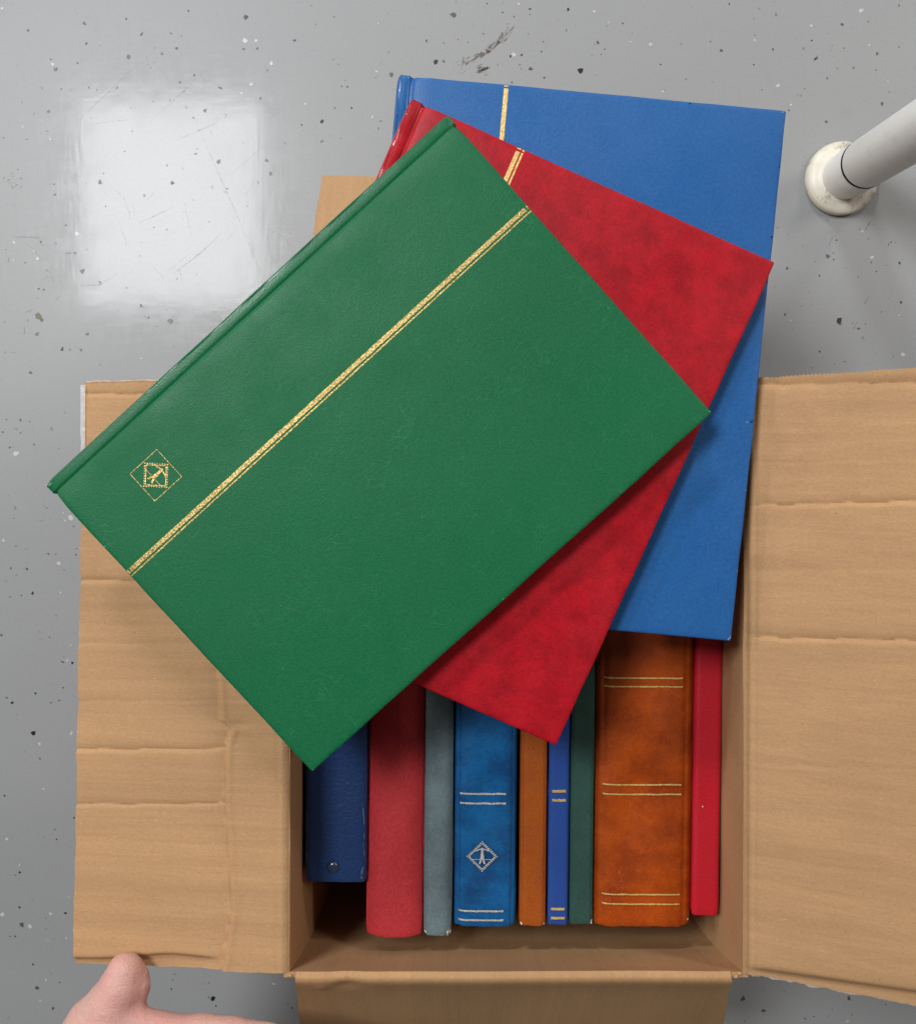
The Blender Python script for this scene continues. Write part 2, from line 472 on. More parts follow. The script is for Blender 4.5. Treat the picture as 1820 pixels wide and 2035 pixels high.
fk(0, 248.4, .2686, [(172,10,14,'w'),(199,103,8,'g'),(27,92,5,'b'),(370,102,10,'w'),(400,436,9,'g'),(407,513,14,'g'),(740,418,18,'g'),(783,600,9,'b'),(923,193,10,'g'),(767,356,6,'b'),(1236,297,9,'g'),(1278,428,18,'b'),(1067,520,14,'l'),(1235,771,12,'g'),(1138,755,8,'g'),(487,741,11,'g'),(573,805,20,'w'),(105,866,13,'w'),(250,930,10,'w'),(280,988,14,'w'),(100,998,10,'w'),(186,1016,7,'b'),(303,866,13,'n'),(556,948,12,'g'),(612,1077,20,'g'),(740,1162,16,'g'),(286,1210,12,'b'),(325,1216,10,'g'),(937,1203,8,'b'),(1046,1336,18,'g'),(1075,1417,8,'g'),(1100,1424,12,'g'),(1264,1450,24,'g'),(1160,1487,8,'g'),(285,1412,26,'n'),(308,1440,16,'n'),(274,1545,20,'n'),(205,1447,12,'l'),(645,1545,16,'g'),(462,1657,18,'b'),(515,1657,12,'l'),(598,1663,14,'g'),(1046,1727,9,'w'),(228,1832,14,'g')])
fk(0, 0, .4095, [(1060,785,13,'g'),(1102,915,7,'b'),(950,745,10,'g'),(1312,840,12,'g'),(1295,778,10,'g'),(1562,685,12,'g'),(1200,1000,9,'l'),(860,1352,10,'l'),(1015,1075,6,'g'),(1465,603,6,'b'),(1562,588,10,'n'),(1707,522,5,'b'),(1685,418,6,'g'),(1253,885,9,'l')])
fk(0, 795, .2931, [(139,135,11,'g'),(200,145,6,'g'),(45,130,6,'g'),(139,222,6,'g'),(231,302,8,'g'),(112,362,22,'w'),(66,321,9,'n'),(348,194,12,'l'),(108,195,12,'l'),(18,217,9,'g'),(95,803,7,'g'),(484,800,22,'w'),(440,818,10,'w'),(433,763,7,'w'),(25,955,12,'w'),(326,1043,10,'g'),(519,1008,8,'g'),(514,1048,9,'g'),(396,1107,15,'w'),(74,1141,10,'b'),(182,1146,13,'g'),(110,988,12,'l'),(433,1152,9,'l'),(221,1312,12,'b'),(145,1325,5,'b'),(410,1307,9,'w'),(67,1335,8,'g'),(40,1228,8,'l'),(334,1609,7,'b'),(480,1662,8,'w'),(10,1594,12,'g'),(424,1777,15,'g'),(455,1766,13,'w'),(489,1785,12,'b'),(239,1988,10,'b'),(427,1951,7,'g'),(47,2018,14,'g'),(100,730,16,'l')])
fk(0, 1391, .3165, [(76,20,11,'b'),(321,17,9,'g'),(372,4,10,'g'),(213,208,20,'b'),(450,210,15,'w'),(247,279,14,'w'),(252,370,8,'g'),(274,561,11,'w'),(28,602,8,'b'),(46,875,11,'w'),(355,876,5,'b'),(124,1083,10,'b'),(97,1101,6,'g'),(122,1038,10,'w'),(435,1240,8,'w'),(122,1304,11,'b'),(18,1348,17,'w'),(319,1345,14,'w'),(410,1340,11,'b'),(138,1416,17,'g'),(187,1422,17,'w'),(95,1486,8,'b'),(62,1486,4,'b'),(418,1498,8,'w'),(303,1514,7,'w'),(207,1662,10,'g'),(290,1758,9,'w'),(374,1775,6,'b'),(231,1810,16,'g'),(254,1890,9,'w'),(332,1940,11,'g'),(58,1995,6,'g'),(466,742,8,'b'),(240,844,5,'l')])
fk(99.4, 1640, .3276, [(987,1055,18,'b'),(962,1047,9,'g'),(1007,1098,6,'b'),(737,997,7,'b'),(745,942,5,'b'),(1467,1110,11,'g'),(1357,965,12,'w'),(1442,1090,5,'g')])
fk(1341.5, 1590, .2629, [(512,1502,26,'g'),(668,1595,18,'g'),(1313,1502,20,'g'),(1047,1638,7,'b'),(983,1655,8,'b'),(1160,1636,5,'g'),(1337,1626,6,'g'),(1187,1586,6,'g'),(524,1674,6,'g'),(1302,1675,14,'w'),(1590,1547,5,'b'),(822,1448,5,'g'),(662,1435,6,'l')])
fk(844.7, 0, .2184, [(562,29,10,'b'),(262,132,30,'g'),(705,109,7,'b'),(748,214,7,'b'),(808,146,8,'g'),(1301,80,20,'b'),(1541,99,14,'w'),(1675,200,16,'w'),(1282,271,15,'g'),(1571,382,17,'g'),(1075,376,8,'b'),(1058,466,7,'b'),(1420,637,34,'b'),(805,495,28,'w'),(776,507,12,'b'),(878,494,17,'g'),(962,624,20,'g'),(860,585,8,'g'),(790,746,12,'g'),(1085,703,14,'g'),(1517,497,8,'g'),(1600,491,7,'g'),(1632,443,7,'g'),(530,303,11,'l'),(390,384,8,'g'),(298,355,7,'g'),(168,386,7,'g'),(952,78,14,'g'),(849,33,14,'w')])
FLAKES.sort(key=lambda f: -f[2])


def flake_poly(rng, ecc):
    n = rng.choice((4, 4, 5, 5, 6))
    pts = []
    for i in range(n):
        a = 2 * math.pi * (i + rng.uniform(-.30, .30)) / n
        r = rng.uniform(.62, 1.2)
        pts.append((r * math.cos(a), r * math.sin(a) * ecc))
    return pts


FLK = {}
rng = random.Random(11)
THK = 0.00018
for t in 'bglwn':
    for k in range(8):
        pts = flake_poly(rng, (1, .9, .8, .7, .6, .95, .75, .45)[k])
        n = len(pts)
        V = [(x, y, 0.00002) for x, y in pts] + [(x * .93, y * .93, THK) for x, y in pts]
        F = [list(range(n, 2 * n))] + [(i, (i + 1) % n, n + (i + 1) % n, n + i) for i in range(n)]
        me = bpy.data.meshes.new('flake')
        me.from_pydata(V, [], F)
        me.materials.append(M['flake_' + t])
        FLK[t, k] = me
NBIG = 290
small_pts = {t: [] for t in 'bglwn'}
for i, (u, v, r, t) in enumerate(FLAKES):
    p = at(u, v, 0)
    rad = r / FPX * CAM_H * 1.08
    k = 0 if r > 5 and rng.random() < .3 else rng.randrange(8)
    if i < NBIG:
        o = bpy.data.objects.new('flake', FLK[t, k])
        o.location = (p.x, p.y, 0)
        o.rotation_euler = (0, 0, rng.uniform(0, 6.28))
        o.scale = (rad, rad, 1)
        link(o, fl)
    else:
        small_pts[t].append((p.x, p.y, rad))
for i in range(420):                              # fine specks too small to pick apart
    t = rng.choice('bggggllll')
    small_pts[t].append((rng.uniform(-.55, .55), rng.uniform(-.60, .50), 0.0003 + 0.0006 * rng.random() ** 2.5))
for t, lst in small_pts.items():
    if not lst:
        continue
    V, F = [], []
    for (x, y, r) in lst:
        a0 = rng.uniform(0, 6)
        e = rng.uniform(.4, 1)
        b = len(V)
        for q in range(5):
            a = q * 1.2566
            lx, ly = r * math.cos(a), r * e * math.sin(a)
            V.append((x + lx * math.cos(a0) - ly * math.sin(a0), y + lx * math.sin(a0) + ly * math.cos(a0), THK))
        F.append(list(range(b, b + 5)))
    o = mk('fine_specks', V, F, M['flake_' + t], fl, smooth=False)
    o['kind'] = 'stuff'


def strokes(name, lines, mat, z=0.00024):
    V, F = [], []
    for pts, w in lines:
        P3 = [at(u, v, z) for u, v in pts]
        Q = []
        for a, b in zip(P3[:-1], P3[1:]):
            n = max(2, int((b - a).length / 0.004))
            Q += [a.lerp(b, i / n) for i in range(n)]
        Q.append(P3[-1])
        b0 = len(V)
        for i, p in enumerate(Q):
            d = (Q[min(i + 1, len(Q) - 1)] - Q[max(i - 1, 0)])
            nn = Vector((-d.y, d.x, 0)).normalized()
            ww = w * (0.25 + 0.75 * math.sin(math.pi * (i + .3) / (len(Q) - .4 + .6))) * rng.uniform(.6, 1.1)
            V += [p + nn * ww / 2, p - nn * ww / 2]
        F += [(b0 + 2 * i, b0 + 2 * i + 1, b0 + 2 * i + 3, b0 + 2 * i + 2) for i in range(len(Q) - 1)]
    o = mk(name, V, F, mat, fl, smooth=False)
    o['kind'] = 'stuff'
    return o


SCR = [([(344, 544), (400, 501), (437, 466)], .0007), ([(377, 210), (398, 262), (470, 425), (520, 545)], .0005),
       ([(277, 443), (348, 409)], .0006), ([(346, 280), (437, 241)], .0005), ([(456, 349), (516, 296)], .0004),
       ([(220, 370), (246, 392), (258, 425), (258, 437)], .0005), ([(255, 237), (180, 246)], .0004),
       ([(25, 470), (78, 471)], .0008), ([(125, 503), (152, 502)], .0008), ([(156, 569), (200, 565), (235, 542)], .0006),
       ([(17, 699), (34, 702)], .0009), ([(50, 621), (65, 615)], .0010), ([(67, 586), (76, 593)], .0009),
       ([(49, 650), (48, 664)], .0009), ([(18, 510), (16, 520)], .0009), ([(110, 597), (118, 588)], .0008),
       ([(1705, 636), (1695, 655)], .0012), ([(1727, 588), (1717, 604)], .0010), ([(1731, 437), (1720, 456)], .0013),
       ([(84, 1003), (96, 1011)], .0014), ([(78, 1036), (88, 1034)], .0013), ([(150, 245), (275, 125)], .0004),
       ([(1655, 86), (1650, 102)], .0008), ([(1648, 155), (1640, 156)], .0010),
       ([(1655, 470), (1646, 488)], .0009), ([(440, 110), (300, 240)], .0003), ([(365, 395), (380, 470)], .0004),
       ([(236, 440), (252, 485)], .0004), ([(310, 560), (380, 500)], .0003)]
for i in range(22):                               # light scuffs spread over the worn paint
    u, v = rng.uniform(30, 560), rng.uniform(150, 700)
    a, l = rng.uniform(0, 3.14), rng.uniform(8, 55)
    SCR.append(([(u, v), (u + l * .5 * math.cos(a), v + l * .5 * math.sin(a)),
                 (u + l * math.cos(a + .15), v + l * math.sin(a + .15))], rng.uniform(.0002, .0004)))
strokes('scratches', SCR, M['scratch'])
SCF = []
for i in range(46):                               # brown rubbed mark behind the books
    t = i / 45
    u0, v0 = 922 + 84 * t ** .8 + rng.uniform(-6, 6), 122 - 52 * t ** 1.3 + rng.uniform(-8, 6)
    l = rng.uniform(6, 22)
    a = math.radians(-28 - 30 * t + rng.uniform(-10, 10))
    SCF.append(([(u0, v0), (u0 + l * .5 * math.cos(a), v0 + l * .5 * math.sin(a)), (u0 + l * math.cos(a), v0 + l * math.sin(a))], rng.uniform(.0006, .0020)))
for i in range(26):
    u0, v0 = 955 + rng.gauss(0, 6), 141 + rng.gauss(0, 4)
    l, a = rng.uniform(4, 14), math.radians(-25 + rng.uniform(-20, 20))
    SCF.append(([(u0, v0), (u0 + l * .5 * math.cos(a), v0 + l * .5 * math.sin(a)), (u0 + l * math.cos(a), v0 + l * math.sin(a))], rng.uniform(.0008, .0022)))
for i in range(26):
    u0, v0 = 918 + rng.gauss(0, 5), 130 + rng.gauss(0, 8)
    l, a = rng.uniform(4, 10), math.radians(-55 + rng.uniform(-30, 30))
    SCF.append(([(u0, v0), (u0 + l * .5 * math.cos(a), v0 + l * .5 * math.sin(a)), (u0 + l * math.cos(a), v0 + l * math.sin(a))], rng.uniform(.0003, .0007)))
for (cx, cy, n) in ((22, 360, 26), (100, 548, 14), (78, 480, 10), (300, 120, 10)):
    for i in range(n):
        u0, v0 = cx + rng.gauss(0, 8), cy + rng.gauss(0, 11)
        l, a = rng.uniform(2, 7), math.radians(-60 + rng.uniform(-50, 50))
        SCF.append(([(u0, v0), (u0 + l * .5 * math.cos(a), v0 + l * .5 * math.sin(a)), (u0 + l * math.cos(a), v0 + l * math.sin(a))], rng.uniform(.0003, .0007)))
strokes('brown_scuff_marks', SCF, M['scuff'], 0.00030)

# ------------------------------------------------------------------ cardboard box
RIM = 0.271
XL, XR = -0.1048, 0.1762
YF = at(910, 1937, RIM).y
YB = at(910, 750, RIM).y
BO = ((XL + XR) / 2, (YF + YB) / 2, 0.0)
box = empty('cardboard_box', BO, 'open brown cardboard box full of albums, its four flaps folded outwards', 'box')
WT = 0.0035


def slab(name, fn, nu, nv, thick, mat, parent, origin):
    """fn(s,t) -> (point, outward offset direction); closed thick sheet"""
    PD = [fn(i / nu, j / nv) for j in range(nv + 1) for i in range(nu + 1)]
    nb = len(PD)
    V = [p for p, d in PD] + [p + d * thick for p, d in PD]
    W = nu + 1
    F = []
    for j in range(nv):
        for i in range(nu):
            a = j * W + i
            F.append((a, a + 1, a + 1 + W, a + W))
            F.append((nb + a, nb + a + W, nb + a + 1 + W, nb + a + 1))
    for i in range(nu):
        F.append((i, nb + i, nb + i + 1, i + 1))
        a = nv * W + i
        F.append((a, a + 1, nb + a + 1, nb + a))
    for j in range(nv):
        a = j * W
        F.append((a, a + W, nb + a + W, nb + a))
        a = j * W + nu
        F.append((a, nb + a, nb + a + W, a + W))
    return mk(name, V, F, mat, parent, True, origin, auto=52)


WALL_TOP = RIM - 0.0030


PFL, PFR = at(573, 1937, RIM), at(1478.5, 1937, RIM)
PBL, PBR = at(574.5, 750, RIM), at(1481, 750, RIM)


def lean(z):
    """the near wall stands out towards the bottom, pushed by the books"""
    return .034 * math.tanh((WALL_TOP - z) / .125)


def wall(a, b, outdir, bow, mat, kind='side'):
    a, b, outdir = Vector(a), Vector(b), Vector(outdir)
    along = (b - a).normalized()

    def fn(s, t):
        p = a.lerp(b, s)
        z = 0.004 + (WALL_TOP - 0.004) * t
        if kind == 'side':
            p = p + Vector((0, -lean(z) * (1 - s), 0))
        elif kind == 'front':
            p = p + Vector((0, -lean(z), 0))
        w = bow * math.sin(math.pi * (1 - t)) ** 0.8 * math.sin(math.pi * s) ** 0.5 if 0 < s < 1 and 0 < t < 1 else 0
        w += 0.0006 * n2(p.x * 25 + p.y * 25, z * 25, 2.0) * (1 if 0 < t else 0)
        return Vector((p.x, p.y, z)) + outdir * w, outdir
    return slab('wall', fn, 40, 40, WT, mat, box, BO)


wall((PFL.x, PFL.y - WT, 0), (PBL.x, PBL.y + WT, 0), (-1, 0, 0), 0.001, M['kraft_wall'])
wall((PFR.x, PFR.y - WT, 0), (PBR.x, PBR.y + WT, 0), (1, 0, 0), 0.001, M['kraft_wall'])
wall((PFL.x - .0001, PFL.y, 0), (PFR.x + .0001, PFR.y, 0), (0, -1, 0), 0.002, M['kraft_wall'], 'front')
wall((PBL.x, PBL.y, 0), (PBR.x, PBR.y, 0), (0, 1, 0), 0.001, M['kraft_wall'], 'rear')
slab('bottom', lambda s, t: (Vector((PFL.x - .006 + s * (PFR.x - PFL.x + .012), YF - .04 + t * (YB - YF + .045), 0.0040)), Vector((0, 0, -1))),
     2, 2, 0.0036, M['kraft_wall'], box, BO)


def valley(d, wa, wb):
    """crease cross-section: gentle slope on the far side (d>0), short rise on the near side"""
    return math.exp(-abs(d) / wa) if d > 0 else math.exp(-abs(d) / wb)


def flap(h0, h1, o0, o1, height, edge, mat, name='flap', nu=70, nv=210, thick=0.0034, liner=None, groove=.0005, fold=0):
    """h0,h1 hinge ends (rear/left, front/right); o0,o1 outer ends"""
    h0, h1, o0, o1 = map(Vector, (h0, h1, o0, o1))
    nrm = (o0 - h0).cross(h1 - h0).normalized()
    if nrm.z < 0:
        nrm = -nrm
    ln = ((o0 - h0).length + (o1 - h1).length) / 2

    def fn(s, t):
        e0, e1, eo = edge(s, t)
        tt = t + e0 * max(0, 1 - t * 12) + e1 * max(0, 1 - (1 - t) * 12)
        ss = s + eo * max(0, 1 - (1 - s) * 14)
        p = h0.lerp(h1, tt).lerp(o0.lerp(o1, tt), ss)
        d = ss * ln
        roll = fold * (1 - math.exp(-d / .0036)) * math.exp(-d / .016) if fold else -0.0032 * math.exp(-(d / 0.0022) ** 2)
        roll += -groove * math.exp(-((d - 0.0062) / 0.0012) ** 2)
        p = p + nrm * (height(ss, tt, p) + roll)
        return p, -nrm
    o = slab(name, fn, nu, nv, thick, mat, box, BO)
    if liner:
        liner(fn, nrm, o)
    return o


def band(yy, seed, amp):
    return amp * (n1(yy * 48 + seed, seed) + 0.6 * n1(yy * 105 + 3 * seed, seed + 5))


def polyx(pts, v):
    if v <= pts[0][1]:
        return pts[0][0]
    for (x0, y0), (x1, y1) in zip(pts[:-1], pts[1:]):
        if v <= y1:
            return x0 + (x1 - x0) * (v - y0) / (y1 - y0)
    return pts[-1][0]


# left flap ---------------------------------------------------------------
zL = 0.254
LV0, LV1 = 752.0, 1936.0
VCR = [(431, 1300), (431, 1341), (435, 1432), (456, 1451), (445, 1489), (444, 1589), (449, 1660), (453, 1737), (457, 1817), (451, 1851), (444, 1898), (439, 1935)]


def to_uv(p):
    d = CAM_R.transposed() @ (Vector(p) - Vector((0, 0, CAM_H)))
    return IW / 2 + FPX * d.x / -d.z, IH / 2 - FPX * d.y / -d.z


def h_left(s, t, p):
    u, v = to_uv(p)
    mm = 1 / 3200.0
    z = band(p.y, 1.3, 0.00012)
    wob = 3.0 * n1(u * .02, 4.0)
    west = 1 / (1 + math.exp((u - polyx(VCR, v)) / 6))
    for (cv, amp, wst) in ((1155, .0030, 0), (1491, .0027, 1), (1600, .0021, 1), (784, .0024, 0), (1050, .0004, 0), (1280, .0005, 0), (1395, .0006, 0)):
        d = (cv + wob - v) * mm
        z -= amp * .62 * valley(d, .0024, .0006) * (west if wst else 1)
    if v > 1290:
        f = min(1, (v - 1290) / 50)
        d = (u - polyx(VCR, v) + 1.5 * n1(v * .05, 2.0)) * mm
        z -= f * .0021 * (math.exp(-abs(d) / .0008) if d > 0 else math.exp(-abs(d) / .0050))
        z += f * .0010 * math.exp(-((d - .0030) / .0018) ** 2)
        z -= f * .0010 * math.exp(-((u - 470) / 26) ** 2 - ((v - 1441) / 7) ** 2)
    lipv = 1908 - 9 * math.exp(-((u - 330) / 70) ** 2)
    if u < 440:
        z -= .0036 / (1 + math.exp(-(v - lipv) / 1.9)) * min(1, (440 - u) / 40)
    z += .0006 * n2(p.x * 9, p.y * 9, 6.0)
    return z * min(1, .12 + s * 9)


def e_left(s, t):
    return (.0012 * n1(s * 9, 3) + .0008 * n1(s * 40, 4) - (.004 if s > .55 else 0) * 0, .0010 * n1(s * 14, 6) + .0006 * n1(s * 50, 7), .006 * n1(t * 16, 8) + .003 * n1(t * 70, 9))


def liner_left(fn, nrm, o):
    V, F = [], []
    n = 90
    for i in range(n + 1):
        s = .30 + .70 * i / n
        p, _ = fn(s, 1.0)
        q = .0006 + .0010 * max(0, n1(s * 30, 11))
        V += [p - nrm * .0031 + Vector((0, .003, 0)), p - nrm * .0033 + Vector((0, -q, 0))]
    F = [(2 * i, 2 * i + 1, 2 * i + 3, 2 * i + 2) for i in range(n)]
    mk('torn_liner', V, F, M['liner'], o, True, BO)


def layers_left(fn, nrm, o):
    V, F = [], []
    n = 60
    for i in range(n + 1):
        s = .52 + .48 * i / n
        p, _ = fn(s, 0.0)
        V += [p - nrm * .0012 + Vector((0, -.002, 0)), p - nrm * .0020 + Vector((0, .0013 + .0004 * n1(s * 40, 3), 0))]
    F = [(2 * i, 2 * i + 1, 2 * i + 3, 2 * i + 2) for i in range(n)]
    mk('flute_core', V, F, M['core'], o, True, BO)
    V = []
    for i in range(n + 1):
        s = .52 + .48 * i / n
        p, _ = fn(s, 0.0)
        V += [p - nrm * .0034 + Vector((0, -.002, 0)), p - nrm * .0034 + Vector((0, .0019 + .0007 * n1(s * 25, 8), 0))]
    mk('torn_liner', V, F, M['liner'], o, True, BO)


left_flap = flap(at(574, LV0, RIM), at(572, LV1, RIM), at(166, 763, zL), at(145, 1920, zL), h_left, e_left, M['kraft'], liner=layers_left, nu=84, nv=420)

# right flap --------------------------------------------------------------
zR = 0.325


def h_right(s, t, p):
    u, v = to_uv(p)
    mm = 1 / 3300.0
    z = band(p.y, 7.7, 0.00012)
    wob = 4.0 * n1(u * .018, 9.0)
    k = (u - 1495) / 325
    for (cv, sl, amp) in ((1006, -9, .0030), (1268, 7, .0029), (922, -8, .0004), (1135, -2, .0003), (1520, 10, .0004)):
        d = (cv + sl * k + wob - v) * mm
        z -= amp * .62 * valley(d, .0026, .0006)
    d = (766 - 6 * k + 1.2 * wob - v) * mm
    z -= .0020 * valley(d, .0035, .0012)
    lip = 1928 + 46 * k
    z -= .0042 / (1 + math.exp(-(v - lip) / 3.0))
    z += .0007 * n2(p.x * 8, p.y * 8, 12.0)
    return z * min(1, .12 + s * 9)


def e_right(s, t):
    teeth = .0024 * (1 if math.sin(s * 340) > 0.2 else 0) * (1 if .1 < s < .55 else .3)
    return (teeth + .0012 * n1(s * 8, 13), .0015 * n1(s * 11, 16) + .0007 * n1(s * 60, 17), .004 * n1(t * 20, 18))


def liner_right(fn, nrm, o):
    V, F = [], []
    n = 140
    for i in range(n + 1):
        s = .03 + .97 * i / n
        p, _ = fn(s, 1.0)
        q = .0022 + .0020 * max(0, .3 + n1(s * 14, 21)) + .0006 * n1(s * 70, 22)
        if s > .75:
            q *= max(.1, 1 - (s - .75) / .12)
        q = max(.0002, q)
        V += [p - nrm * .0032 + Vector((0, .004, 0)), p - nrm * .0034 + Vector((0, -q * .5, 0)), p - nrm * .0034 + Vector((0, -q, -.0003))]
    for i in range(n):
        a = 3 * i
        F += [(a, a + 1, a + 4, a + 3), (a + 1, a + 2, a + 5, a + 4)]
    mk('torn_liner', V, F, M['liner'], o, True, BO)
    V, F = [], []
    n = 500
    for i in range(n + 1):
        s = .03 + .97 * i / n
        p, _ = fn(s, 1.0)
        w = .0009 * math.sin(i * .9)
        V += [p - nrm * (.0016 - w) + Vector((0, .002, 0)), p - nrm * (.0016 - w) + Vector((0, -.0006 - .0003 * n1(i * .3, 4), 0))]
    F = [(2 * i, 2 * i + 1, 2 * i + 3, 2 * i + 2) for i in range(n)]
    mk('flute_core', V, F, M['core'], o, True, BO)


flap(at(1481, 752, RIM), at(1478, 1938, RIM), at(1935, 722, zR), at(1935, 2028, zR), h_right, e_right, M['kraft'], liner=liner_right, nu=160, nv=340)

# front flap ----------------------------------------------------------------
FD = 0.13
ang = math.radians(43)


def front_pt(u0, u1, v0):
    h = at(u0, v0, RIM)
    return h


hl, hr = at(588, 1942, RIM), at(1453, 1942, RIM)
ol = Vector((hl.x - .0110, hl.y - FD * math.cos(ang), RIM - FD * math.sin(ang)))
orr = Vector((hr.x + .0175, hr.y - FD * math.cos(ang), RIM - FD * math.sin(ang)))


def h_front(s, t, p):
    d = s * FD
    z = .0006 * n2(p.x * 14, p.y * 14, 15.0) - .0010 * s * math.sin(math.pi * t)
    u, v = to_uv(p)
    # dented fold near its left end
    z -= .0016 * math.exp(-((u - 690) / 26) ** 2 - ((v - 1952) / 9) ** 2)
    z += .0007 * math.exp(-((u - 640) / 16) ** 2 - ((v - 1956) / 6) ** 2)
    return z


flap(hl, hr, ol, orr, h_front, lambda s, t: (.003 * n1(s * 9, 31), .003 * n1(s * 9, 32), 0), M['kraft_front_shaded'], nu=130, nv=160, groove=0, fold=.0040)

# rear flap -----------------------------------------------------------------
flap(at(578, 748, RIM), at(1478, 748, RIM), at(640, 349, .20), at(1436, 349, .20), lambda s, t, p: .0006 * n2(p.x * 12, p.y * 12, 9), lambda s, t: (.002 * n1(s * 12, 41), .002 * n1(s * 12, 42), .006 * n1(t * 9, 43)), M['kraft_wall'], nu=40, nv=80)

# clear tape on the far left corner of the left flap
V, F = [], []
for i in range(41):
    k = i / 40
    v = 765 + 200 * k
    u = 167 - 1.0 * k
    w = (7.5 - 2.5 * k + 1.6 * n1(k * 12, 3)) * (1 if k < .93 else max(.1, (1 - k) / .07))
    for q, (du, dz) in enumerate(((2.5, .0012), (0, .0008), (-w * .5, .0004 + .0012 * n1(k * 9, 7)), (-w, -.0010 + .0015 * n1(k * 9, 9)))):
        V.append(at(u + du, v, zL + dz + .0006))
F = [(4 * i + q, 4 * i + q + 1, 4 * i + q + 5, 4 * i + q + 4) for i in range(40) for q in range(3)]
mk('tape', V, F, M['tape'], box, True, BO)
# torn corner scraps where the flaps part
for (u, v, sd) in ((578, 1940, 1), (1463, 1941, 2), (1469, 1936, 3)):
    c = at(u, v, RIM - .002)
    V, F = [], []
    for i in range(7):
        a = i * .9
        r = .0022 * (0.7 + .5 * n1(i * 1.7, sd))
        V.append(c + Vector((r * math.cos(a), r * math.sin(a), .0016 * n1(i * 2.1, sd + 4))))
    V.append(c + Vector((0, 0, .0018)))
    V.append(c + Vector((0, 0, -.003)))
    F = [(i, (i + 1) % 7, 7) for i in range(7)] + [((i + 1) % 7, i, 8) for i in range(7)]
    mk('torn_scrap', V, F, M['kraft_wall'], box, False, BO)

# ------------------------------------------------------------------ albums


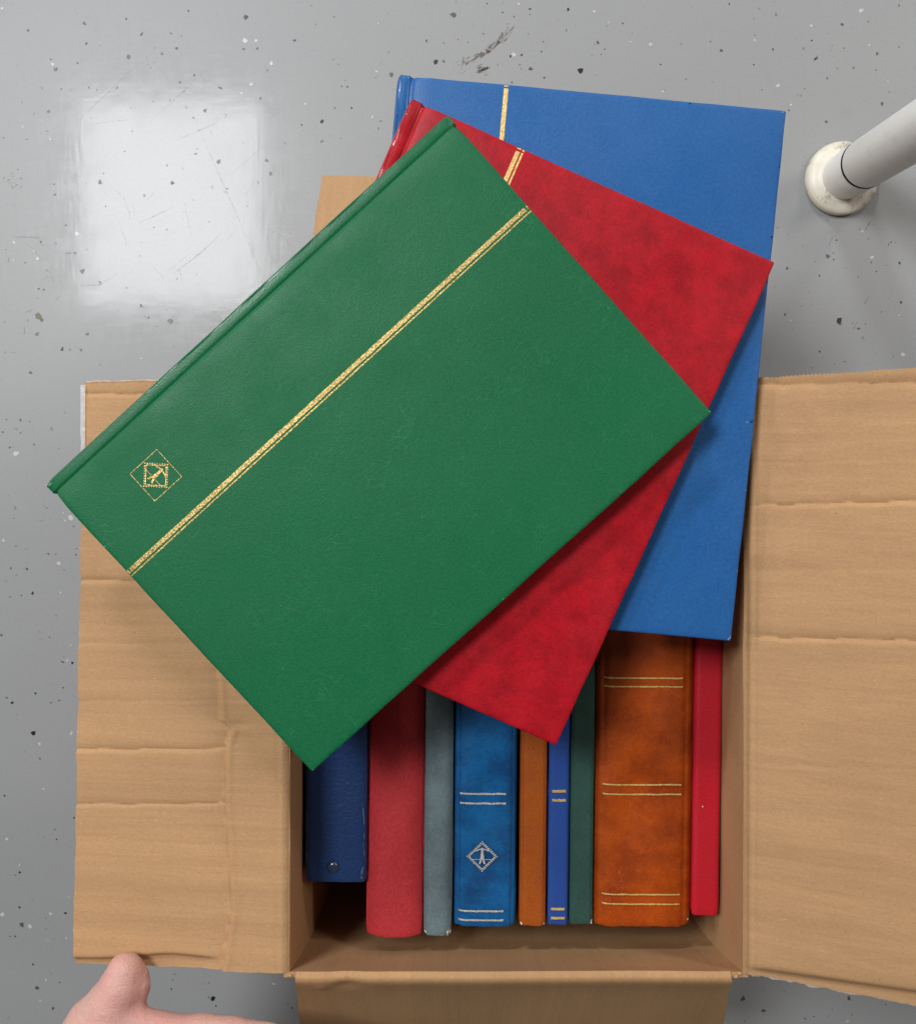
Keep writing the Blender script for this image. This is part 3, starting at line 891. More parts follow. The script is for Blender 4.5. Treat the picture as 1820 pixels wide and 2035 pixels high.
def album(root, W, L, T, mats, spine_depth=.004, spine_pow=6.0, groove=.008, gdepth=.0012, board=.0024,
          pages='paper', seed=0.0, warp=.0006, cap=.0016, corner=.0005, edge_round=.0009, swell=0.0, jline=0.0, jpos=.84, flat=0.0):
    """Hard-cover album. local x: spine (0) to fore edge (W); y: tail (0) to head (L); z: back to front cover"""
    a, g = spine_depth, groove
    j0 = a + flat
    cover, spine = mats
    rows = [0, .0004, .0010, .0020, .0040, .0065, .010, .016]
    rows = rows + [.016 + (L - .032) * i / 40 for i in range(1, 40)] + [L - r for r in reversed(rows)]

    def endd(y):
        return min(y, L - y)

    def spx(z):
        c = abs(2 * z / T - 1)
        return a * c ** spine_pow + jline * math.exp(-((c - jpos) / .035) ** 2) + (jline * .45 if c > jpos else 0)

    # --- covers
    xs = [j0 + g * .5, j0 + g * .62, j0 + g * .75, j0 + g * .88, j0 + g] + [j0 + g + (W - j0 - g - .004) * i / 24 for i in range(1, 25)] + [W - .0025, W - .0012, W - .0005, W]

    def top(x, y):
        s = (x - j0) / g
        z = 0.0
        if 0 < s < 1:
            z -= gdepth * .5 * (1 - math.cos(2 * math.pi * s))
        e = endd(y)
        z -= edge_round * math.exp(-e / .0007) * .6
        z -= edge_round * math.exp(-(W - x) / .0007) * .6
        z += warp * n2(x * 11 + seed, y * 8, seed) * (0.6 + .4 * x / W)
        z += .0002 * n2(x * 60, y * 60, seed + 3)
        if s < 1.2 and e < .006:                       # covering pulled in at head and tail of the joint
            z -= cap * .35 * (1 - e / .006) ** 2 * math.exp(-((s - .55) / .4) ** 2)
        return z

    def plan(x, y):
        """round the two outer corners in plan and let the edges wander a little"""
        dx, e = W - x, endd(y)
        sy = 1 if y < L / 2 else -1
        nx, ny = x, y
        if dx < corner and e < corner:
            px, py = corner - dx, corner - e
            r = math.hypot(px, py)
            m = max(px, py)
            if r > 1e-9:
                f = m / r
                nx = W - (corner - px * f)
                ny = y + sy * (py - py * f)
        if x < j0 + g * 1.6:
            ny += sy * cap * .45 * math.exp(-e / .002) * math.exp(-((x - j0 - g * .5) / (g * .5 + .001)) ** 2)
        fade = max(0, 1 - dx / .02)
        nx += .00035 * n1(y * 45, seed + 1) * fade
        fade = max(0, 1 - e / .02)
        ny += .0003 * n1(x * 40, seed + (2 if sy > 0 else 5)) * fade
        return nx, ny

    for side in (1, 0):
        V, F = [], []
        nx = len(xs)
        for lay in (0, 1):
            for y in rows:
                for x in xs:
                    px, py = plan(x, y)
                    d = top(x, y)
                    if side:
                        z = T + d - lay * board
                        if lay:
                            z = T - board + min(0, d) * .4
                    else:
                        z = (0 - d if False else -top(x, y) * (1 if (x - j0) / g < 1 else 0)) + lay * board
                    V.append((px, py, z))
        nr = len(rows)
        nb = nr * nx
        for j in range(nr - 1):
            for i in range(nx - 1):
                q = j * nx + i
                F.append((q, q + 1, q + 1 + nx, q + nx))
                F.append((nb + q, nb + q + nx, nb + q + 1 + nx, nb + q + 1))
        for i in range(nx - 1):
            F.append((i, nb + i, nb + i + 1, i + 1))
            q = (nr - 1) * nx + i
            F.append((q, q + 1, nb + q + 1, nb + q))
        for j in range(nr - 1):
            q = j * nx
            F.append((q, q + nx, nb + q + nx, nb + q))
            q = j * nx + nx - 1
            F.append((q, nb + q, nb + q + nx, q + nx))
        mk('front_cover' if side else 'back_cover', V, F, M[cover], root, True, auto=60)

    # --- spine, joint to joint
    prof = []
    for s in (.5, .38, .25, .12, 0):
        prof.append((j0 + g * s, T, s))
    if flat:
        prof += [(a + flat * .5, T, -.5), (a + flat * .2, T, -.2), (a, T, 0)]
    NZ = 44 if jline else 22
    for i in range(1, NZ):
        k = math.cos(math.pi * i / NZ)
        z = T / 2 + T / 2 * k
        prof.append((spx(z), z, -1))
    if flat:
        prof += [(a, 0, 10), (a + flat * .5, 0, 9.5)]
    for s in (0, .12, .25, .38, .5):
        prof.append((j0 + g * s, 0, s + 10))
    V, F = [], []
    npf = len(prof)
    for lay in (0, 1):
        for y in rows:
            e = endd(y)
            pin = math.exp(-e / .0016)
            for (x, z, s) in prof:
                x2, z2, y2 = x, z, y
                if s >= 9:
                    z2 = -top(j0 + g * max(0, s - 10), y)
                elif s > -1:
                    z2 = T + top(j0 + g * s if s > 0 else x, y)
                    if s < .3:
                        z2 += .0003 * n1(y * 30, seed + 8)
                if s == -1 or s in (0, 10, -.5, -.2, 9.5):
                    c = (z - T / 2) / (T / 2)
                    x2 += cap * .55 * pin * (1 - .2 * abs(c))
                    z2 -= cap * .25 * pin * c
                    x2 += .0003 * n2(y * 25, z * 60, seed + 5) + swell * math.sin(math.pi * y / L) * (c * c - 1)
                    y2 += cap * .5 * n2(z * 130, seed, y) * pin * (1 if y < L / 2 else -1)
                    y2 += (-1 if y < L / 2 else 1) * cap * .30 * pin
                if lay:
                    x2 += board * .8 if (s == -1) else board * .3
                    z2 += (-board if z > T / 2 else board) * (1 if s != -1 else abs(2 * z / T - 1) ** 4)
                V.append((x2, y2, z2))
    nr = len(rows)
    nb = nr * npf
    for j in range(nr - 1):
        for i in range(npf - 1):
            q = j * npf + i
            F.append((q, q + npf, q + 1 + npf, q + 1))
            F.append((nb + q, nb + q + 1, nb + q + 1 + npf, nb + q + npf))
    for i in range(npf - 1):
        F.append((i, i + 1, nb + i + 1, nb + i))
        q = (nr - 1) * npf + i
        F.append((q, nb + q, nb + q + 1, q + 1))
    mk('spine', V, F, M[spine], root, True, auto=60)

    # --- page block
    x0, x1, y0, y1, z0, z1 = a + .003, W - .004, .004, L - .004, board + .0002, T - board - .0002
    mk('page_block', [(x0, y0, z0), (x1, y0, z0), (x1, y1, z0), (x0, y1, z0), (x0, y0, z1), (x1, y0, z1), (x1, y1, z1), (x0, y1, z1)],
       [(0, 3, 2, 1), (4, 5, 6, 7), (0, 1, 5, 4), (1, 2, 6, 5), (2, 3, 7, 6), (3, 0, 4, 7)], M[pages], root, False)
    return dict(top=lambda x, y: T + top(x, y), spx=spx, T=T, W=W, L=L)


def cover_stripe(root, info, x0, x1, y0, y1, mat, name='foil_stripe', seed=0):
    V, F = [], []
    n = 80
    for i in range(n + 1):
        y = y0 + (y1 - y0) * i / n
        w = .00012
        for x in (x0 + w * n1(i * .9, seed), (x0 + x1) / 2, x1 + w * n1(i * .9, seed + 3)):
            V.append((x, y, info['top'](x, y) + .00014))
    F = [(3 * i + q, 3 * i + q + 1, 3 * i + q + 4, 3 * i + q + 3) for i in range(n) for q in (0, 1)]
    return mk(name, V, F, mat, root, True)


def spine_line(root, info, za, zb, y, w, mat, name='foil_line', seed=0):
    V, F = [], []
    n = 26
    for i in range(n + 1):
        z = za + (zb - za) * i / n
        dw = w * (.5 + .22 * n1(i * .8, seed))
        yy = y + .00022 * n1(i * .25, seed + 2)
        for q in (-1, 1):
            V.append((info['spx'](z) - .0009, yy + q * dw, z))
    F = [(2 * i, 2 * i + 1, 2 * i + 3, 2 * i + 2) for i in range(n)]
    return mk(name, V, F, mat, root, True)


def emblem_polys(R):
    """stamp-shaped diamond with perforated border, beacon tower, beams and horizon; half diagonal R"""
    P = []

    def bar(a, b, w0, w1=None):
        w1 = w0 if w1 is None else w1
        dx, dy = b[0] - a[0], b[1] - a[1]
        l = math.hypot(dx, dy)
        nx, ny = -dy / l, dx / l
        P.append([(a[0] + nx * w0 / 2, a[1] + ny * w0 / 2), (b[0] + nx * w1 / 2, b[1] + ny * w1 / 2), (b[0] - nx * w1 / 2, b[1] - ny * w1 / 2), (a[0] - nx * w0 / 2, a[1] - ny * w0 / 2)])

    C = [(0, .82), (.82, 0), (0, -.82), (-.82, 0)]
    for i in range(4):
        a, b = C[i], C[(i + 1) % 4]
        bar(a, b, .055)
        ox, oy = (a[0] + b[0]) / 2, (a[1] + b[1]) / 2
        l = math.hypot(ox, oy)
        ox, oy = ox / l * .075, oy / l * .075
        for k in range(8):
            f = (k + .5) / 8
            cx, cy = a[0] + (b[0] - a[0]) * f + ox, a[1] + (b[1] - a[1]) * f + oy
            P.append([(cx + .048 * math.cos(q * .785), cy + .048 * math.sin(q * .785)) for q in range(8)])
        tx, ty = a[0] * 1.13, a[1] * 1.13
        P.append([(tx + .05 * math.cos(q * .785), ty + .05 * math.sin(q * .785)) for q in range(8)])
    bar((0, .47), (0, -.22), .12, .25)                 # tower
    bar((-.06, -.2), (-.15, -.46), .11)
    bar((.06, -.2), (.15, -.46), .11)
    bar((-.21, -.46), (-.09, -.46), .05)
    bar((.21, -.46), (.09, -.46), .05)
    bar((-.09, .40), (.09, .40), .07)
    bar((0, .44), (0, .56), .09, .05)
    bar((0, .50), (-.42, .35), .05, .09)
    bar((0, .50), (.42, .35), .05, .09)
    bar((-.62, -.20), (-.12, -.20), .035)
    bar((.12, -.20), (.62, -.20), .035)
    return [[(x * R, y * R) for x, y in p] for p in P]


# --- three albums lying across the open box --------------------------------
def lying(name, A, B, C, D, ztop, T, label, mats, **kw):
    """A tail at spine, B head at spine, C head at fore edge, D tail at fore edge (photograph units)"""
    P = [at(*q, ztop) for q in (A, B, C, D)]
    L = ((P[1] - P[0]).length + (P[2] - P[3]).length) / 2
    W = ((P[3] - P[0]).length + (P[2] - P[1]).length) / 2
    xd = ((P[3] - P[0]) + (P[2] - P[1]))
    yd = ((P[1] - P[0]) + (P[2] - P[3]))
    ang = math.atan2(xd.y, xd.x) * .5 + (math.atan2(yd.y, yd.x) - math.pi / 2) * .5
    ctr = (P[0] + P[1] + P[2] + P[3]) / 4
    R = Matrix.Rotation(ang, 3, 'Z')
    o = ctr - R @ Vector((W / 2, L / 2, 0))
    root = empty(name, (o.x, o.y, ztop - T), label, 'album', 'albums lying across the open box', (0, 0, ang))
    info = album(root, W, L, T, mats, **kw)
    info['inv'] = lambda u, v: R.transposed() @ (at(u, v, ztop) - o)
    print(name, 'W', round(W, 4), 'L', round(L, 4), 'ang', round(math.degrees(ang), 2))
    return root, info


Z0 = RIM + .0022
TB, TR_, TG = .0145, .0135, .0155
blue, ib = lying('stock_album', (690, 1206), (795, 150), (1560, 217), (1455, 1273), Z0 + TB, TB,
                 'blue album with one gold stripe, lowest of the three on top, sticking out furthest', ('blue', 'blue_spine'), seed=2.0, flat=.0050, spine_depth=.0020, spine_pow=3, groove=.0046, gdepth=.0012, cap=.0018)
red, ir = lying('stock_album', (388, 1166), (817, 198), (1537, 517), (1108, 1485), Z0 + TB + TR_ + .0008, TR_,
                'mottled red album lying between the green album and the blue album', ('red', 'red_spine'), seed=5.0, flat=.0050, spine_depth=.0018, spine_pow=3, groove=.0040, gdepth=.0010, cap=.0018)
grn, ig = lying('stock_album', (87, 956), (885, 227), (1415, 817), (620, 1537), Z0 + TB + TR_ + TG + .0016, TG,
                'green album with gold double stripe and emblem, uppermost on the box', ('green', 'green_spine'), seed=9.0, flat=.0048, spine_depth=.0018, spine_pow=3, groove=.0036, gdepth=.0006, cap=.0022)

q = ig['inv'](253, 1140)
q2 = ig['inv'](1055, 413)
sx = (q.x + q2.x) / 2
cover_stripe(grn, ig, sx - .0022, sx + .0003, .0004, ig['L'] - .0004, M['gold'], seed=1)
cover_stripe(grn, ig, sx + .0014, sx + .0022, .0004, ig['L'] - .0004, M['gold'], seed=4)
e = ig['inv'](310, 944.5)


def flat_marks(root, info, polys, cx, cy, mat, name):
    parts = []
    for i, p in enumerate(polys):
        parts.append([(cx + x, cy + y, info['top'](cx + x, cy + y) + .00014 + .000004 * (i % 7)) for x, y in p])
    return sheet(name, parts, mat, root)


em = emblem_polys(.0098)
hs = .0103
lw = .00034
for a, b in (((-hs, -hs), (hs, -hs)), ((hs, -hs), (hs, hs)), ((hs, hs), (-hs, hs)), ((-hs, hs), (-hs, -hs))):
    dx, dy = b[0] - a[0], b[1] - a[1]
    l = math.hypot(dx, dy)
    nx, ny = -dy / l * lw / 2, dx / l * lw / 2
    em.append([(a[0] + nx, a[1] + ny), (b[0] + nx, b[1] + ny), (b[0] - nx, b[1] - ny), (a[0] - nx, a[1] - ny)])
flat_marks(grn, ig, em, e.x, e.y, M['gold'], 'foil_emblem')

r1 = ir['inv'](1004, 357).x
r2 = ir['inv'](1033, 292).x
rx = (r1 + r2) / 2
cover_stripe(red, ir, rx - .0012, rx + .0013, .0004, ir['L'] - .0004, M['gold_bright'], seed=2)
cover_stripe(red, ir, rx + .0022, rx + .0033, .0004, ir['L'] - .0004, M['gold_bright'], seed=6)
bx = (ib['inv'](1005.5, 172).x + ib['inv'](997.5, 272).x) / 2
cover_stripe(blue, ib, bx - .0013, bx + .0013, .0004, ib['L'] - .0004, M['gold_bright'], seed=3)



def nicks(root, info, spots, mat, name='scuff', seed=0):
    rg = random.Random(seed)
    polys = []
    for (u, v, r, ln) in spots:
        c = info['inv'](u, v)
        a0 = rg.uniform(0, 6.28)
        pl = []
        for k in range(7):
            aa = k * .8976
            x, y = r * ln * math.cos(aa) * rg.uniform(.6, 1.2), r * math.sin(aa) * rg.uniform(.6, 1.2)
            px, py = c.x + x * math.cos(a0) - y * math.sin(a0), c.y + x * math.sin(a0) + y * math.cos(a0)
            pl.append((min(px, info['W'] - .0003), min(max(py, .0003), info['L'] - .0003)))
        polys.append([(x - 0, y - 0) for x, y in pl])
    flat_marks(root, info, polys, 0, 0, mat, name)['kind'] = 'stuff'


nicks(blue, ib, [(1493, 838, .0007, 2), (1499, 823, .0005, 3), (1494, 888, .0005, 3), (1478, 1035, .0005, 2.5), (1550, 330, .0005, 3), (1535, 470, .0006, 3), (1527, 560, .0005, 3), (1372, 205, .0004, 3), (1470, 1110, .0004, 3)], M['nick_dark'], seed=1)
nicks(blue, ib, [(1484, 839, .0004, 2), (1482, 974, .0003, 4), (1466, 1137, .0004, 4), (1452, 1266, .0006, 3), (1447, 1270, .0005, 2), (1556, 222, .0004, 2)], M['nick_light'], seed=2)
nicks(grn, ig, [(206, 1088, .0006, 3), (1411, 817, .0005, 2.5), (1000, 1190, .0003, 3), (622, 1532, .0004, 3), (98, 963, .0007, 2.5)], M['nick_green'], seed=3)
rg = random.Random(31)
V, F = [], []
for k in range(70):
    cx, cy = rg.uniform(.02, ig['W'] - .02), rg.uniform(.01, ig['L'] - .01)
    a0, ln, cur = rg.uniform(0, 3.14), rg.uniform(.004, .03), rg.uniform(-.8, .8)
    b0 = len(V)
    x, y = cx, cy
    for q_ in range(9):
        aa = a0 + cur * q_ / 8
        w = .00016 * math.sin(math.pi * (q_ + .4) / 8.8)
        for sg in (-1, 1):
            px = min(max(x - sg * w * math.sin(aa), .016), ig['W'] - .001)
            py = min(max(y + sg * w * math.cos(aa), .001), ig['L'] - .001)
            V.append((px, py, ig['top'](px, py) + .00009))
        x += ln / 8 * math.cos(aa)
        y += ln / 8 * math.sin(aa)
    F += [(b0 + 2 * i, b0 + 2 * i + 1, b0 + 2 * i + 3, b0 + 2 * i + 2) for i in range(8)]
hl_ = mk('hairline_scratches', V, F, M['hairline'], grn, True)
hl_['kind'] = 'stuff'

# --- nine albums standing in the box, spines up -----------------------------
SZ = 0.2190
GRP = 'albums standing in the box with spines up'


def standing(name, u0, u1, vend, rz, label, mats, L=.305, sz=SZ, cat='album', **kw):
    pa, pb = at(u0, vend, sz), at(u1, vend, sz)
    T = pb.x - pa.x
    root = empty(name, (pa.x, pa.y, sz), label, cat, GRP, (0, math.pi / 2, math.radians(-rz)))
    W = sz - .0065
    info = album(root, W, L, T, mats, **kw)
    info['yv'] = lambda v: (at(900, v, sz).y - pa.y)
    info['zu'] = lambda u, v: (at(u, v, sz).x - pa.x - math.tan(math.radians(rz)) * (at(u, v, sz).y - pa.y))
    return root, info


b1, i1 = standing('ring_binder', 605, 727, 1752, .9, 'navy blue vinyl binder with a steel rivet on its worn spine', ('navy', 'navy'), L=.285, cat='binder', spine_depth=.0030, spine_pow=12, groove=.004, gdepth=.0006, cap=.0010, seed=21, swell=-.0005, pages='black_page')
b2, i2 = standing('standing_album', 726, 838, 1863, .95, 'plain red cloth album with rounded spine, second from the left in the box', ('red_cloth', 'red_cloth'), L=.30, spine_depth=.0075, spine_pow=2.6, groove=.006, gdepth=.001, cap=.0016, seed=22)
b3, i3 = standing('standing_album', 841, 897, 1860, .65, 'narrow grey blue cloth album with a frayed pale corner', ('grey_cloth', 'grey_cloth'), L=.30, spine_depth=.0050, spine_pow=3.4, groove=.005, gdepth=.001, cap=.0016, seed=23)
b4, i4 = standing('standing_album', 902, 1024, 1841, .40, 'marbled bright blue album with silver lines and stamp emblem on its spine', ('teal', 'teal'), spine_depth=.0046, spine_pow=7, groove=.008, gdepth=.0014, cap=.0016, seed=24, jline=.0009, jpos=.86)
b5, i5 = standing('standing_album', 1032, 1085, 1840, .32, 'slim plain orange brown album between the two blue ones', ('tan', 'tan'), spine_depth=.0032, spine_pow=7, groove=.006, gdepth=.001, cap=.0012, seed=25, jline=.0005, jpos=.80)
b6, i6 = standing('standing_album', 1088, 1129, 1838, .28, 'thin royal blue album with short gold dashes on its spine', ('royal', 'royal'), spine_depth=.0022, spine_pow=8, groove=.006, gdepth=.001, cap=.0010, seed=26)
b7, i7 = standing('standing_album', 1131, 1178, 1837, .25, 'thin dark green cloth album with scuffed spine edges', ('dgreen', 'dgreen'), spine_depth=.0024, spine_pow=10, groove=.005, gdepth=.0008, cap=.0010, seed=27, jline=.0004, jpos=.80)
b8, i8 = standing('standing_album', 1181, 1373, 1841, .22, 'very thick orange leatherette album with pairs of gold lines on its spine', ('orange', 'orange'), spine_depth=.0052, spine_pow=9, groove=.008, gdepth=.0014, cap=.0018, seed=28, jline=.0010, jpos=.83)
b9, i9 = standing('standing_album', 1375, 1429, 1819, .22, 'slim crimson album at the right end of the row in the box', ('crimson', 'crimson'), L=.297, spine_depth=.0026, spine_pow=9, groove=.006, gdepth=.0008, cap=.0010, seed=29)

for v0 in (1577, 1596, 1810, 1828):
    d = -3 if v0 > 1700 else 0
    spine_line(b4, i4, i4['zu'](914 + d, v0), i4['zu'](1005 + d * 1.6, v0), i4['yv'](v0), .0012, M['silver'], seed=v0 * .01)
for v0 in (1572, 1590, 1806, 1824):
    d = -2.5 if v0 > 1700 else 0
    spine_line(b6, i6, i6['zu'](1097 + d, v0), i6['zu'](1124 + d, v0), i6['yv'](v0), .0017, M['gold_bright'], seed=v0 * .01)
for v0 in (1347, 1364, 1559, 1578, 1777, 1796):
    d = -(v0 - 1347) / 450 * 4
    spine_line(b8, i8, i8['zu'](1200 + d, v0), i8['zu'](1357 + d * 1.8, v0), i8['yv'](v0), .0010, M['gold_bright'], seed=v0 * .01)
cz, cy = i4['zu'](958, 1701), i4['yv'](1701)
parts = []
for i, p in enumerate(emblem_polys(.0108)):
    parts.append([(i4['spx'](cz + x) - .0010 - .000004 * (i % 7), cy + y, cz + x) for x, y in p])
sheet('foil_emblem', parts, M['silver'], b4)

# rivet on the binder
rz_, ry_ = i1['zu'](662, 1722), i1['yv'](1722)
V, F = [], []
n, m = 24, 7
x0 = i1['spx'](rz_) - .0002
for j in range(m):
    a = j / (m - 1) * math.pi / 2
    for i in range(n):
        t = 2 * math.pi * i / n
        V.append((x0 - .0022 * math.sin(a), ry_ + .0042 * math.cos(a) * math.cos(t), rz_ + .0042 * math.cos(a) * math.sin(t)))
F = [(j * n + i, j * n + (i + 1) % n, (j + 1) * n + (i + 1) % n, (j + 1) * n + i) for j in range(m - 1) for i in range(n)]
mk('rivet', V, F, M['rivet'], b1, True)


def worn_patch(root, info, u, v, su, sv, mat, seed, n=5):
    """little bare spots rubbed through the covering"""
    parts = []
    rg = random.Random(seed)
    for k in range(n):
        uu, vv = u + rg.uniform(-su, su), v + rg.uniform(-sv, sv)
        z, y = info['zu'](uu, vv), info['yv'](vv)
        z = min(max(z, .0009), info['T'] - .0009)
        y = max(y, .0003)
        r = rg.uniform(.0003, .0008)
        pl = []
        for q_ in range(7):
            aa = q_ * .8976
            rr = r * rg.uniform(.5, 1.2)
            zz = min(max(z + rr * math.sin(aa) * .8, .0004), info['T'] - .0004)
            pl.append((info['spx'](zz) - .0010, y + rr * math.cos(aa) * (1 + sv / 12), zz))
        parts.append(pl)
    o = sheet('worn_spots', parts, mat, root)
    o['kind'] = 'stuff'
    return o


worn_patch(b3, i3, 892, 1853, 4, 6, M['worn'], 1, 9)
worn_patch(b3, i3, 846, 1856, 4, 3, M['worn'], 2, 4)
worn_patch(b5, i5, 1035, 1837, 1.5, 2, M['worn'], 3, 3)
worn_patch(b5, i5, 1081, 1837, 1.5, 2, M['worn'], 4, 2)
worn_patch(b7, i7, 1174, 1832, 1.5, 4, M['worn'], 5, 4)
worn_patch(b8, i8, 1368, 1826, 2, 6, M['worn'], 6, 2)
worn_patch(b9, i9, 1396, 1606, 1.5, 5, M['worn'], 7, 1)
worn_patch(b1, i1, 608, 1738, 1.5, 12, M['worn_blue'], 8, 10)
worn_patch(b1, i1, 720, 1735, 2, 14, M['worn_blue'], 9, 12)
worn_patch(b1, i1, 610, 1650, 1.5, 60, M['worn_blue'], 10, 8)
worn_patch(b1, i1, 724, 1640, 2, 60, M['worn_blue'], 12, 10)

# ------------------------------------------------------------------ table leg
fp = at(1668, 357, 0)
leg = empty('table_leg', (fp.x, fp.y, 0), 'cream painted round steel leg on a stained disc foot, at the right edge', 'table leg')
axis = Vector((.02, -.032, 1.0))


def lathe(name, prof, mat, parent, n=56, seed=0, lean=True):
    V, F = [], []
    for (r, z) in prof:
        for i in range(n):
            a = 2 * math.pi * i / n
            V.append((axis.x * z * lean + r * math.cos(a), axis.y * z * lean + r * math.sin(a), z))
    m = len(prof)
    F = [(j * n + i, j * n + (i + 1) % n, (j + 1) * n + (i + 1) % n, (j + 1) * n + i) for j in range(m - 1) for i in range(n)]
    F.append(list(range(n))[::-1])
    F.append(list(range((m - 1) * n, m * n)))
    return mk(name, V, F, mat, parent, True, auto=40)


lathe('foot', [(.0300, .0004), (.0311, .0016), (.0314, .0045), (.0310, .0075), (.0298, .0094), (.0272, .0108), (.0240, .0118), (.0218, .0124), (.0206, .0132)], M['foot'], leg)
lathe('sleeve', [(.0197, .0110), (.0199, .0150), (.0200, .024), (.0200, .050), (.0198, .0518), (.0186, .0524)], M['leg'], leg)
lathe('seam', [(.0195, .0530), (.02030, .0531), (.02030, .0538), (.0195, .0539)], M['seam'], leg)
lathe('tube', [(.0186, .0548), (.0198, .0552), (.0201, .0560), (.0200, .2), (.0200, .4), (.0200, .70)], M['leg'], leg)

# ------------------------------------------------------------------ hand


CAPS = []


def chain(bm, pts):
    for (p0, r0), (p1, r1) in zip(pts[:-1], pts[1:]):
        CAPS.append((np.array(p0), r0, np.array(p1), r1))


def surface_nets(caps, step, k, lo, hi):
    """smooth union of tapered capsules, polygonised on a grid"""
    n = [int(math.ceil((hi[i] - lo[i]) / step)) + 1 for i in range(3)]
    ax = [lo[i] + step * np.arange(n[i]) for i in range(3)]
    G = np.stack(np.meshgrid(*ax, indexing='ij'), -1).astype(np.float32)
    acc = np.zeros(n, np.float32)
    for p0, r0, p1, r1 in caps:
        d = (p1 - p0).astype(np.float32)
        w = G - p0.astype(np.float32)
        t = np.clip((w @ d) / max(1e-9, float(d @ d)), 0, 1)
        w -= t[..., None] * d
        dist = np.sqrt((w * w).sum(-1)) - (r0 + (r1 - r0) * t)
        acc += np.exp(np.clip(-dist / k, -30, 30))
    f = -k * np.log(np.maximum(acc, 1e-12))
    ins = f < 0
    c = [(i, j, l) for i in (0, 1) for j in (0, 1) for l in (0, 1)]
    m = [x - 1 for x in n]
    sl = lambda A, o: A[o[0]:o[0] + m[0], o[1]:o[1] + m[1], o[2]:o[2] + m[2]]
    cnt = sum(sl(ins, o).astype(np.int8) for o in c)
    act = (cnt > 0) & (cnt < 8)
    P = np.zeros(m + [3], np.float32)
    W = np.zeros(m, np.float32)
    for o1 in c:
        for q in range(3):
            if o1[q] == 0:
                o2 = tuple(o1[r] + (1 if r == q else 0) for r in range(3))
                fa, fb = sl(f, o1), sl(f, o2)
                cr = (fa < 0) != (fb < 0)
                t = np.where(cr, fa / np.where(cr, fa - fb, 1), 0)
                for r in range(3):
                    P[..., r] += np.where(cr, o1[r] + (t if r == q else 0), 0)
                W += cr
    idx = -np.ones(m, np.int64)
    cells = np.argwhere(act)
    idx[act] = np.arange(len(cells))
    V = np.array(lo) + step * (cells + P[act] / W[act][:, None])
    F = []
    for q in range(3):
        r, s_ = (q + 1) % 3, (q + 2) % 3
        e = np.zeros(3, int)
        e[q] = 1
        A = ins[:n[0] - e[0], :n[1] - e[1], :n[2] - e[2]]
        B = ins[e[0]:, e[1]:, e[2]:]
        for g in np.argwhere(A != B):
            if g[r] < 1 or g[s_] < 1 or g[r] >= m[r] or g[s_] >= m[s_]:
                continue
            er = np.zeros(3, int); er[r] = 1
            es = np.zeros(3, int); es[s_] = 1
            quad = [idx[tuple(x)] for x in (g, g - er, g - er - es, g - es)]
            if min(quad) >= 0:
                F.append([int(x) for x in quad])
    return V, F


H = lambda u, v, z: at(u, v, z)
bm = bmesh.new()
# thumb: tip pressed on the flap edge, joint, ball
chain(bm, [(H(249, 1932, .2705), .0120), (H(240, 1962, .2725), .0134), (H(221, 2000, .2725), .0160), (H(192, 2045, .270), .0200), (H(165, 2105, .264), .0240), (H(130, 2190, .262), .0255)])
chain(bm, [(H(282, 1939, .2680), .0054), (H(279, 1960, .270), .0060), (H(272, 1984, .270), .0066)])
# web between thumb and forefinger
chain(bm, [(H(228, 2028, .277), .012), (H(262, 2037, .275), .0115), (H(312, 2051, .274), .0120), (H(352, 2062, .274), .0135)])
chain(bm, [(H(205, 2070, .280), .016), (H(290, 2090, .270), .016), (H(350, 2100, .268), .016)])
chain(bm, [(H(190, 2130, .276), .020), (H(280, 2140, .258), .018), (H(345, 2120, .256), .016)])
# forefinger along the near side of the box
chain(bm, [(H(340, 2071, .276), .0148), (H(400, 2060, .281), .0128), (H(462, 2063, .284), .0119), (H(530, 2070, .286), .0105), (H(590, 2082, .287), .0092), (H(630, 2094, .287), .0080)])
# middle, ring and little finger below it
chain(bm, [(H(345, 2110, .258), .0145), (H(430, 2100, .254), .0118), (H(520, 2104, .250), .0108), (H(585, 2120, .246), .0095), (H(610, 2140, .244), .0082)])
chain(bm, [(H(335, 2140, .238), .0140), (H(420, 2135, .230), .0112), (H(500, 2142, .226), .0102), (H(550, 2160, .222), .0088), (H(565, 2180, .220), .0078)])
chain(bm, [(H(315, 2165, .220), .0130), (H(390, 2165, .210), .0100), (H(450, 2175, .206), .0090), (H(485, 2195, .203), .0076)])
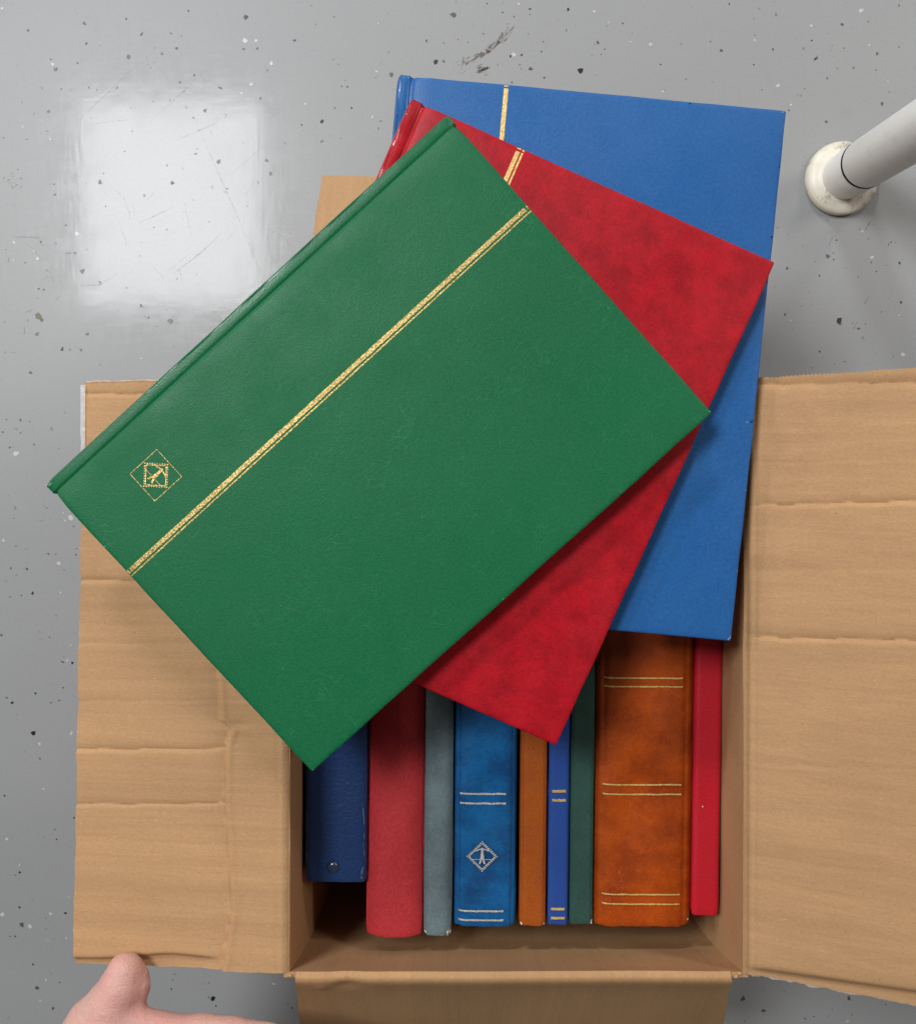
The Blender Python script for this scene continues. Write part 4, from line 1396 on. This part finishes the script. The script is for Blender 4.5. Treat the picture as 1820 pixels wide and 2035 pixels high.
# palm and wrist
chain(bm, [(H(330, 2110, .250), .018), (H(230, 2190, .255), .024), (H(120, 2270, .265), .026), (H(20, 2360, .275), .027), (H(-120, 2500, .29), .032), (H(-300, 2700, .31), .038)])
chain(bm, [(H(310, 2150, .225), .016), (H(220, 2210, .235), .020), (H(120, 2280, .25), .024)])
bm.free()
hv, hf = surface_nets(CAPS, .0022, .0009, (-.42, -.47, .185), (-.06, -.285, .315))
hm = bpy.data.meshes.new('hand')
hm.from_pydata([tuple(map(float, v)) for v in hv], [], hf)
bm = bmesh.new()
bm.from_mesh(hm)
bmesh.ops.recalc_face_normals(bm, faces=bm.faces)
for _ in range(5):
    bmesh.ops.smooth_vert(bm, verts=bm.verts, factor=.5, use_axis_x=True, use_axis_y=True, use_axis_z=True)
bm.to_mesh(hm)
bm.free()
hm.update()
hand_o = H(300, 2110, .25)
for v in hm.vertices:
    p = v.co.copy()
    u_, v_ = to_uv(p)
    nn = v.normal
    # fold at the thumb joint, tendon rise, small unevenness
    dz = .0006 * n2(p.x * 70, p.y * 70, p.z * 70) + .00025 * n2(p.x * 260, p.y * 260, p.z * 260)
    for q_ in (1958, 1966, 1975):
        dz -= .0004 * math.exp(-(((u_ - 240) * .35 + (v_ - q_)) / 2.2) ** 2) * math.exp(-((u_ - 238) / 26) ** 2) * (nn.z > .3)
    if nn.z > .2:
        dz -= .0007 * math.exp(-((u_ - 270 + (v_ - 1950) * .10) / 3.6) ** 2) * math.exp(-((v_ - 1952) / 24) ** 2)
        dz -= .0004 * math.exp(-(((u_ - 200) * .6 + (v_ - 2012)) / 2.5) ** 2) * math.exp(-((u_ - 205) / 40) ** 2)
    v.co = p + nn * dz - hand_o
hm.polygons.foreach_set('use_smooth', [True] * len(hm.polygons))
hm.materials.clear()
hm.materials.append(M['skin'])
hm.name = 'hand'
hand = empty('person', hand_o, 'bare hand of a person, thumb pressing the near edge of the left flap', 'hand')
ho = bpy.data.objects.new('hand', hm)
link(ho, hand)
# thumb nail, on the side of the thumb turned to the box
V, F = [], []
nc = H(275, 1943, .2660)
for j in range(7):
    for i in range(7):
        a = (i - 3) / 3
        b = (j - 3) / 3
        V.append(nc + Vector((.0060 - .0022 * a * a - .0012 * b * b, -.0062 * b, .0038 * a)))
F = [(j * 7 + i, j * 7 + i + 1, j * 7 + i + 8, j * 7 + i + 7) for j in range(6) for i in range(6)]
mk('thumb_nail', V, F, M['nail'], hand, True, hand_o)
